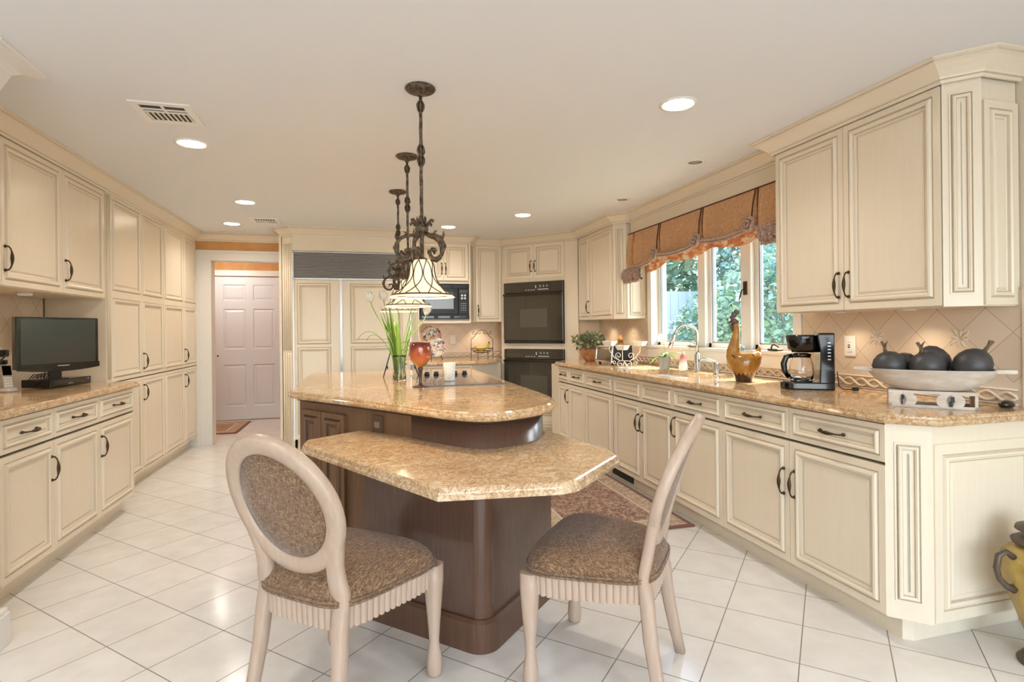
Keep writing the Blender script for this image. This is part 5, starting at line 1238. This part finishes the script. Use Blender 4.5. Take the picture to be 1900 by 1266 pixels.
b = MB(); ls = []; n = 30
for z, r, q in ((0, 0.046, 1), (0.004, 0.050, 1), (0.04, 0.064, 0.95), (0.08, 0.084, 0.88), (0.12, 0.101, 0.78), (0.155, 0.108, 0.68)):
    ls.append([(r*math.cos(2*PI*k/n), r*q*math.sin(2*PI*k/n), z) for k in range(n)])
for q_ in (0.92, 0.5, 0.02):
    ls.append([(0.106*q_*math.cos(2*PI*k/n), 0.066*q_*math.sin(2*PI*k/n), 0.180+0.026*(q_*math.cos(2*PI*k/n))**2-0.005*(1-q_)) for k in range(n)])
b.loops(ls, True, 0, True); b.build('vase_body', 'amber_ceramic', rv_)
b = MB(); b.tube([(-0.050, 0, 0.11), (-0.060, 0, 0.16), (-0.060, 0, 0.20), (-0.052, 0, 0.25), (-0.044, 0, 0.30), (-0.042, 0, 0.345), (-0.048, 0, 0.385)], [0.050, 0.047, 0.041, 0.031, 0.024, 0.020, 0.014], 16); b.build('neck', 'amber_ceramic', rv_)
b = MB(); b.tube([(0.055, 0, 0.13), (0.080, 0, 0.180), (0.093, 0, 0.212), (0.090, 0, 0.240)], [0.044, 0.032, 0.019, 0.003], 14, flat=0.6); b.build('tail', 'amber_ceramic', rv_)
b = MB(); b.ball((-0.052, 0, 0.385), 0.023, 14, sx=1.2); b.tube([(-0.072, 0, 0.385), (-0.100, 0, 0.376)], [0.010, 0.001], 8)
b.tube([(-0.068, 0, 0.368), (-0.070, 0, 0.345), (-0.066, 0, 0.322)], [0.010, 0.017, 0.008], 10, flat=0.6)
b.tube([(-0.050, 0, 0.312), (-0.036, 0, 0.36), (-0.035, 0, 0.40)], [0.010, 0.012, 0.006], 8)
for x, z, r in ((-0.070, 0.412, 0.014), (-0.055, 0.428, 0.017), (-0.040, 0.446, 0.018)): b.ball((x, 0, z), r, 12, sy=0.45)
b.build('head', 'rooster_dark', rv_)
# coffee maker
cm = thing('coffee_maker', 'black drip coffee maker with a glass carafe', 'coffee maker', (2.395, 2.555, ZC), -0.585)
b = MB(); base_pts = [(0.13, -0.075), (0.13, 0.075), (-0.06, 0.075)]+[(-0.06-0.07*math.sin(a), 0.075*math.cos(a)) for a in ang(0.2, PI-0.2, 9)]+[(-0.06, -0.075)]
b.loops([[(x*q, y*q, z) for x, y in base_pts] for q, z in ((0.98, 0.0), (1.0, 0.008), (0.98, 0.034), (0.93, 0.042))], True, 0, False); b.build('base', 'black_gloss', cm)
b = MB(); b.lathe([(0.058, 0.0425), (0.058, 0.046), (0.001, 0.046)], 28, (-0.022, 0)); b.build('warming_plate', 'black_satin', cm)
b = MB(); b.loops([[(x, y*q, z) for x, y in ((0.055+dx, -0.075), (0.13, -0.075), (0.13, 0.075), (0.055+dx, 0.075))] for dx, q, z in ((0, 1, 0.035), (0.006, 1, 0.20), (-0.01, 1, 0.30), (0.0, 0.96, 0.312))], True); bevel(b.build('water_tank', 'black_gloss', cm), 0.006)
b = MB()
for k in range(6): b.box(0.095, 0.110, -0.0765, -0.0752, 0.165+k*0.018, 0.171+k*0.018)
b.build('level_marks', 'silver_plastic', cm)
b = MB(); b.loops([[(-0.02+rx*math.cos(2*PI*k/28) if math.cos(2*PI*k/28) < 0 else -0.02+0.09*math.cos(2*PI*k/28), ry*math.sin(2*PI*k/28), z) for k in range(28)] for rx, ry, z in ((0.055, 0.055, 0.205), (0.070, 0.068, 0.225), (0.082, 0.074, 0.29), (0.080, 0.073, 0.302))], True, 0, True); b.build('filter_basket', 'black_gloss', cm)
cf = MB().lathe([(0.050, 0.047), (0.058, 0.055), (0.064, 0.09), (0.060, 0.135), (0.048, 0.172), (0.046, 0.180), (0.044, 0.180), (0.046, 0.170), (0.057, 0.135), (0.061, 0.09), (0.055, 0.058), (0.001, 0.051)], 30, (-0.022, 0)).build('carafe', 'glass', cm)
b = MB(); b.lathe([(0.047, 0.180), (0.050, 0.184), (0.050, 0.194), (0.030, 0.200), (0.001, 0.200)], 26, (-0.022, 0)); b.build('carafe_lid', 'black_gloss', cf)
b = MB(); b.tube([(-0.066, 0, 0.186), (-0.098, 0, 0.178), (-0.112, 0, 0.14), (-0.108, 0, 0.10), (-0.088, 0, 0.062)], [0.008, 0.011, 0.012, 0.011, 0.007], 10, flat=1.4); b.build('carafe_handle', 'black_gloss', cf)
b = MB(); b.rbox(-0.125, -0.085, -0.022, 0.022, 0.036, 0.042, 0.002); b.build('switch_panel', 'silver_plastic', cm)
b = MB(); b.tube([(0.128, -0.03, 0.06), (0.148, -0.035, 0.10), (0.155, -0.04, 0.02), (0.175, -0.05, 0.005), (0.215, -0.05, 0.005)], 0.003, 7); b.rbox(0.215, 0.245, -0.062, -0.038, 0.0, 0.018, 0.003); b.build('power_cord', 'black_plastic', cm)
# dough bowl with dark gourds on a scale-like base
m = mat('bowl_white', 'd5c8b8', 0.6); g = N(m); g.base(g.ramp(g.noise(g.coord((1, 1, 3)), 14, 4), [(0.3, 'c3b3a1'), (0.7, 'ddd2c4')]))
dr = math.atan2(-0.73, 0.68)
db_ = thing('dough_bowl', 'long whitewashed dough bowl with handles holding dark gourds', 'bowl', (2.345, 1.815, ZC+0.072), dr)
b = MB(); ls = []; n = 44
for rx, ry, z in ((0.10, 0.05, 0.0), (0.135, 0.070, 0.005), (0.20, 0.105, 0.045), (0.232, 0.122, 0.085), (0.242, 0.128, 0.090), (0.235, 0.120, 0.088), (0.195, 0.098, 0.050), (0.13, 0.062, 0.016), (0.01, 0.01, 0.014)):
    ls.append([(rx*math.cos(2*PI*k/n), ry*math.sin(2*PI*k/n), z) for k in range(n)])
b.loops(ls, True, 0, True); bw_ = b.build('bowl_body', 'bowl_white', db_)
for s in (-1, 1):
    b = MB(); b.loops([[(s*(0.205+0.075*u), y*(1-0.45*u*u), z+0.076) for y, z in ((-0.05, 0), (0.05, 0), (0.05, 0.018), (-0.05, 0.018))] for u in (0, 0.4, 0.8, 1.0)], True); bevel(b.build('lug_handle', 'bowl_white', db_), 0.006)
sb = thing('bowl_stand', 'cream stand with four round discs under the dough bowl', 'stand', (2.345, 1.815, ZC), dr)
b = MB(); b.box(-0.15, 0.15, -0.065, 0.065, 0.058, 0.071); b.box(-0.15, 0.15, -0.065, -0.055, 0.0, 0.012); b.box(-0.15, 0.15, 0.055, 0.065, 0.0, 0.012); b.box(-0.15, -0.14, -0.065, 0.065, 0, 0.06); b.box(0.14, 0.15, -0.065, 0.065, 0, 0.06); b.build('stand_frame', 'bowl_white', sb)
for x in (-0.118, -0.082, 0.045, 0.078): MB().lathe([(0.031, 0), (0.031, 0.008)], 24).tf(Matrix.Translation((x, -0.060, 0.0325)) @ Matrix.Rotation(PI/2, 4, 'X')).build('disc', 'bowl_white', sb)
b = MB(); b.box(-0.006, 0.006, -0.0705, -0.069, 0.01, 0.032); b.box(0.0, 0.012, -0.0705, -0.069, 0.030, 0.052); b.tf(Matrix.Translation((0.062, 0, 0))); b.build('slot', 'black_plastic', sb)
b = MB(); b.box(-0.105, -0.100, -0.0705, -0.069, 0.012, 0.036); b.box(-0.105, -0.095, -0.0705, -0.069, 0.034, 0.052); b.build('slot', 'black_plastic', sb)
m = mat('gourd_skin', '3b3838', 0.42); g = N(m); g.base(g.ramp(g.noise(g.coord(), 9, 4), [(0.3, '2c2a2b'), (0.7, '4d4a4a')]))
mat('gourd_stem', '6d5d45', 0.8)
ca, sa = math.cos(dr), math.sin(dr)
def gourd(label, u, v, z, ax, r, stem=True, L=1.25):
    x, y = 2.345+ca*u-sa*v, 1.815+sa*u+ca*v
    t = thing('gourd', label, 'gourd', (x, y, ZC+0.072+z), dr, 'dark gourds in the dough bowl')
    mx_ = Vector(ax).normalized().to_track_quat('Z', 'Y').to_matrix().to_4x4()
    pr = [(0.002, -1.0), (0.30, -0.96), (0.62, -0.78), (0.88, -0.42), (1.0, 0.0), (0.97, 0.30), (0.80, 0.62), (0.52, 0.86), (0.22, 0.97), (0.06, 0.97)]
    b = MB().lathe([(r*a, r*L*c) for a, c in pr], 26); b.tf(mx_); b.build('fruit', 'gourd_skin', t)
    if stem:
        b = MB(); b.tube([(0, 0, r*L*0.93), (0.004, 0, r*L+0.022), (-0.006, 0.0, r*L+0.045)], [0.009, 0.006, 0.007], 8); b.tube([(0.002, 0, r*L+0.012), (0.016, 0.004, r*L+0.035), (0.034, 0.006, r*L+0.046)], [0.004, 0.004, 0.002], 7); b.tf(mx_); b.build('stem', 'gourd_stem', t)
gourd('dark gourd at the left end of the dough bowl, stem up', -0.142, -0.005, 0.098, (-0.25, -0.1, 1), 0.066, True, 1.0)
gourd('dark gourd in the middle front of the dough bowl with a thick stem', -0.012, -0.030, 0.098, (-0.30, -0.15, 1), 0.066, True, 1.0)
gourd('dark gourd standing behind the middle of the dough bowl', 0.020, 0.058, 0.120, (0.5, 0.2, -1.0), 0.060, False, 1.15)
gourd('dark gourd hidden between the left and middle gourds', -0.085, 0.066, 0.105, (1, 0.2, 0.2), 0.050, False, 1.05)
gourd('dark gourd at the right end of the dough bowl with a curled stem', 0.138, 0.0, 0.102, (0.55, 0.0, 0.85), 0.067, True, 1.2)
bk_ = thing('computer_mouse', 'small black rounded object beside the bowl stand', 'mouse', (2.60, 1.69, ZC), 0.3)
b = MB(); b.ball((0, 0, 0.014), 0.03, 18, sx=1.5, sy=0.9, sz=0.62); b.v = [(x, y, max(0.0, z)) for x, y, z in b.v]; b.build('shell', 'black_gloss', bk_)

# ------------------------------------------------------------------ television corner
tv = thing('television', 'flat screen television on the left granite counter', 'television', (-1.845, 4.11, ZC), math.radians(59.2))
bevel(MB().box(-0.245, 0.245, -0.010, 0.028, 0.135, 0.452).build('tv_case', 'black_gloss', tv), 0.006)
b = MB(); b.loops([[(x, -0.010-0.006*q, 0.135-0.022*q*(1-(x/0.27)**2)) for x in ang(-0.245, 0.245, 15)]+[(x, -0.010-0.006*q, 0.165) for x in ang(0.245, -0.245, 15)] for q in (0, 1)], True); b.build('chin_bezel', 'black_gloss', tv)
MB().box(-0.222, 0.222, -0.0125, -0.010, 0.166, 0.438).build('screen', 'tv_screen', tv)
b = MB(); b.box(-0.02, 0.05, -0.0166, -0.0160, 0.148, 0.152); b.build('badge', 'silver_plastic', tv)
b = MB(); b.box(-0.035, 0.035, 0.028, 0.045, 0.064, 0.16); b.rbox(-0.09, 0.09, 0.035, 0.15, 0.0565, 0.066, 0.003); b.build('tv_stand', 'black_plastic', tv)
dv = thing('cable_box', 'wide black cable box the television stands on', 'cable box', (-1.925, 4.175, ZC), math.radians(73))
bevel(MB().box(0.0, 0.33, 0.0, 0.19, 0.004, 0.0555).build('box_shell', 'black_gloss', dv), 0.003)
b = MB(); b.box(0.01, 0.32, -0.0012, 0.0, 0.010, 0.050); b.build('front_panel', 'dark_glass', dv); MB().box(0.300, 0.308, -0.0025, -0.001, 0.040, 0.046).build('power_button', 'silver_plastic', dv)
MB().box(0.14, 0.175, -0.0025, -0.001, 0.020, 0.023).build('logo_bar', 'silver_plastic', dv)
b = MB()
for k in range(5): b.tube([(0.02+k*0.02, 0.10, 0.054), (0.01+k*0.03, 0.09, 0.085+0.004*k), (0.04+k*0.03, 0.14, 0.09), (0.05+k*0.02, 0.18, 0.06)], 0.003, 6)
b.build('cable', 'black_plastic', dv)
ph = thing('cordless_phone', 'silver cordless phone standing in its charging cradle', 'telephone', (-2.075, 4.04, ZC), math.radians(50))
b = MB(); b.loops([[(0.045*q*math.cos(a), 0.045*q*math.sin(a), z) for a in ang(0, 2*PI*23/24, 24)] for q, z in ((1.0, 0), (1.0, 0.010), (0.8, 0.022))], True, 0, True); b.build('cradle', 'silver_plastic', ph)
tl = Matrix.Rotation(math.radians(-14), 4, 'X')
h_ = bevel(MB().box(-0.024, 0.024, -0.012, 0.014, 0.018, 0.165).tf(tl).build('handset', 'silver_plastic', ph), 0.006)
MB().box(-0.022, 0.022, -0.0135, -0.012, 0.100, 0.160).tf(tl).build('display', 'black_gloss', h_)
b = MB()
for r_ in range(4):
    for c_ in range(3): b.box(-0.018+c_*0.0135, -0.008+c_*0.0135, -0.0140, -0.012, 0.030+r_*0.016, 0.040+r_*0.016)
b.tf(tl); b.build('keypad', 'white_plastic', h_)
ol = wallplate('power_outlet', 'white outlet with black plugs behind the phone and television', 'outlet', (-2.157, 4.09, 1.125), PI/2, False)
b = MB(); b.rbox(-0.03, 0.015, -0.055, -0.011, 0.002, 0.045, 0.004); b.tube([(-0.01, -0.05, 0.02), (-0.05, -0.06, 0.0), (-0.12, -0.05, -0.06), (-0.20, -0.04, -0.09)], 0.005, 7); b.build('black_adapter', 'black_plastic', ol)
b = MB(); b.rbox(-0.012, 0.03, -0.04, -0.011, -0.045, -0.018, 0.003); b.tube([(0.0, -0.04, -0.03), (0.0, -0.06, -0.10), (0.03, -0.05, -0.18), (0.05, -0.03, -0.205)], 0.003, 6); b.build('black_plug', 'black_plastic', ol)

# ------------------------------------------------------------------ floor urn at the right edge
m = mat('urn_yellow', 'c2a14f', 0.3, coat=0.4); g = N(m); g.base(g.ramp(g.noise(g.coord(), 10, 4), [(0.3, '9a7c35'), (0.7, 'bd9f55')]))
mat('urn_dark', '5d4f43', 0.4, 0.3)
ur = thing('lidded_urn', 'mustard yellow lidded urn with dark handles on the floor', 'urn', (2.43, 1.452, 0), -0.27)
b = MB(); ls = []; n = 48
for r, z in ((0.040, 0.075), (0.050, 0.09), (0.066, 0.13), (0.090, 0.20), (0.118, 0.28), (0.135, 0.345), (0.132, 0.39), (0.105, 0.425), (0.072, 0.44)):
    ls.append([((r+0.004*math.cos(12*2*PI*k/n))*math.cos(2*PI*k/n), (r+0.004*math.cos(12*2*PI*k/n))*math.sin(2*PI*k/n), z) for k in range(n)])
b.loops(ls, True, 0, True); b.build('urn_body', 'urn_yellow', ur)
MB().lathe([(0.085, 0), (0.088, 0.012), (0.070, 0.035), (0.044, 0.055), (0.036, 0.068), (0.042, 0.076), (0.001, 0.077)], 28).build('foot', 'urn_dark', ur)
MB().lathe([(0.072, 0.438), (0.098, 0.445), (0.102, 0.457), (0.080, 0.470), (0.062, 0.478), (0.066, 0.486), (0.090, 0.496), (0.086, 0.508), (0.04, 0.525), (0.018, 0.532), (0.022, 0.548), (0.001, 0.56)], 30).build('lid', 'urn_dark', ur)
for s in (-1, 1):
    for k_ in (0,):
        b = MB(); b.tube([(s*0.122, 0, 0.402), (s*0.150, 0, 0.425), (s*0.178, 0, 0.410), (s*0.186, 0, 0.365), (s*0.176, 0, 0.325), (s*0.148, 0, 0.296), (s*0.122, 0, 0.285)], [0.012, 0.010, 0.011, 0.011, 0.010, 0.012, 0.016], 10); b.build('handle', 'urn_dark', ur)
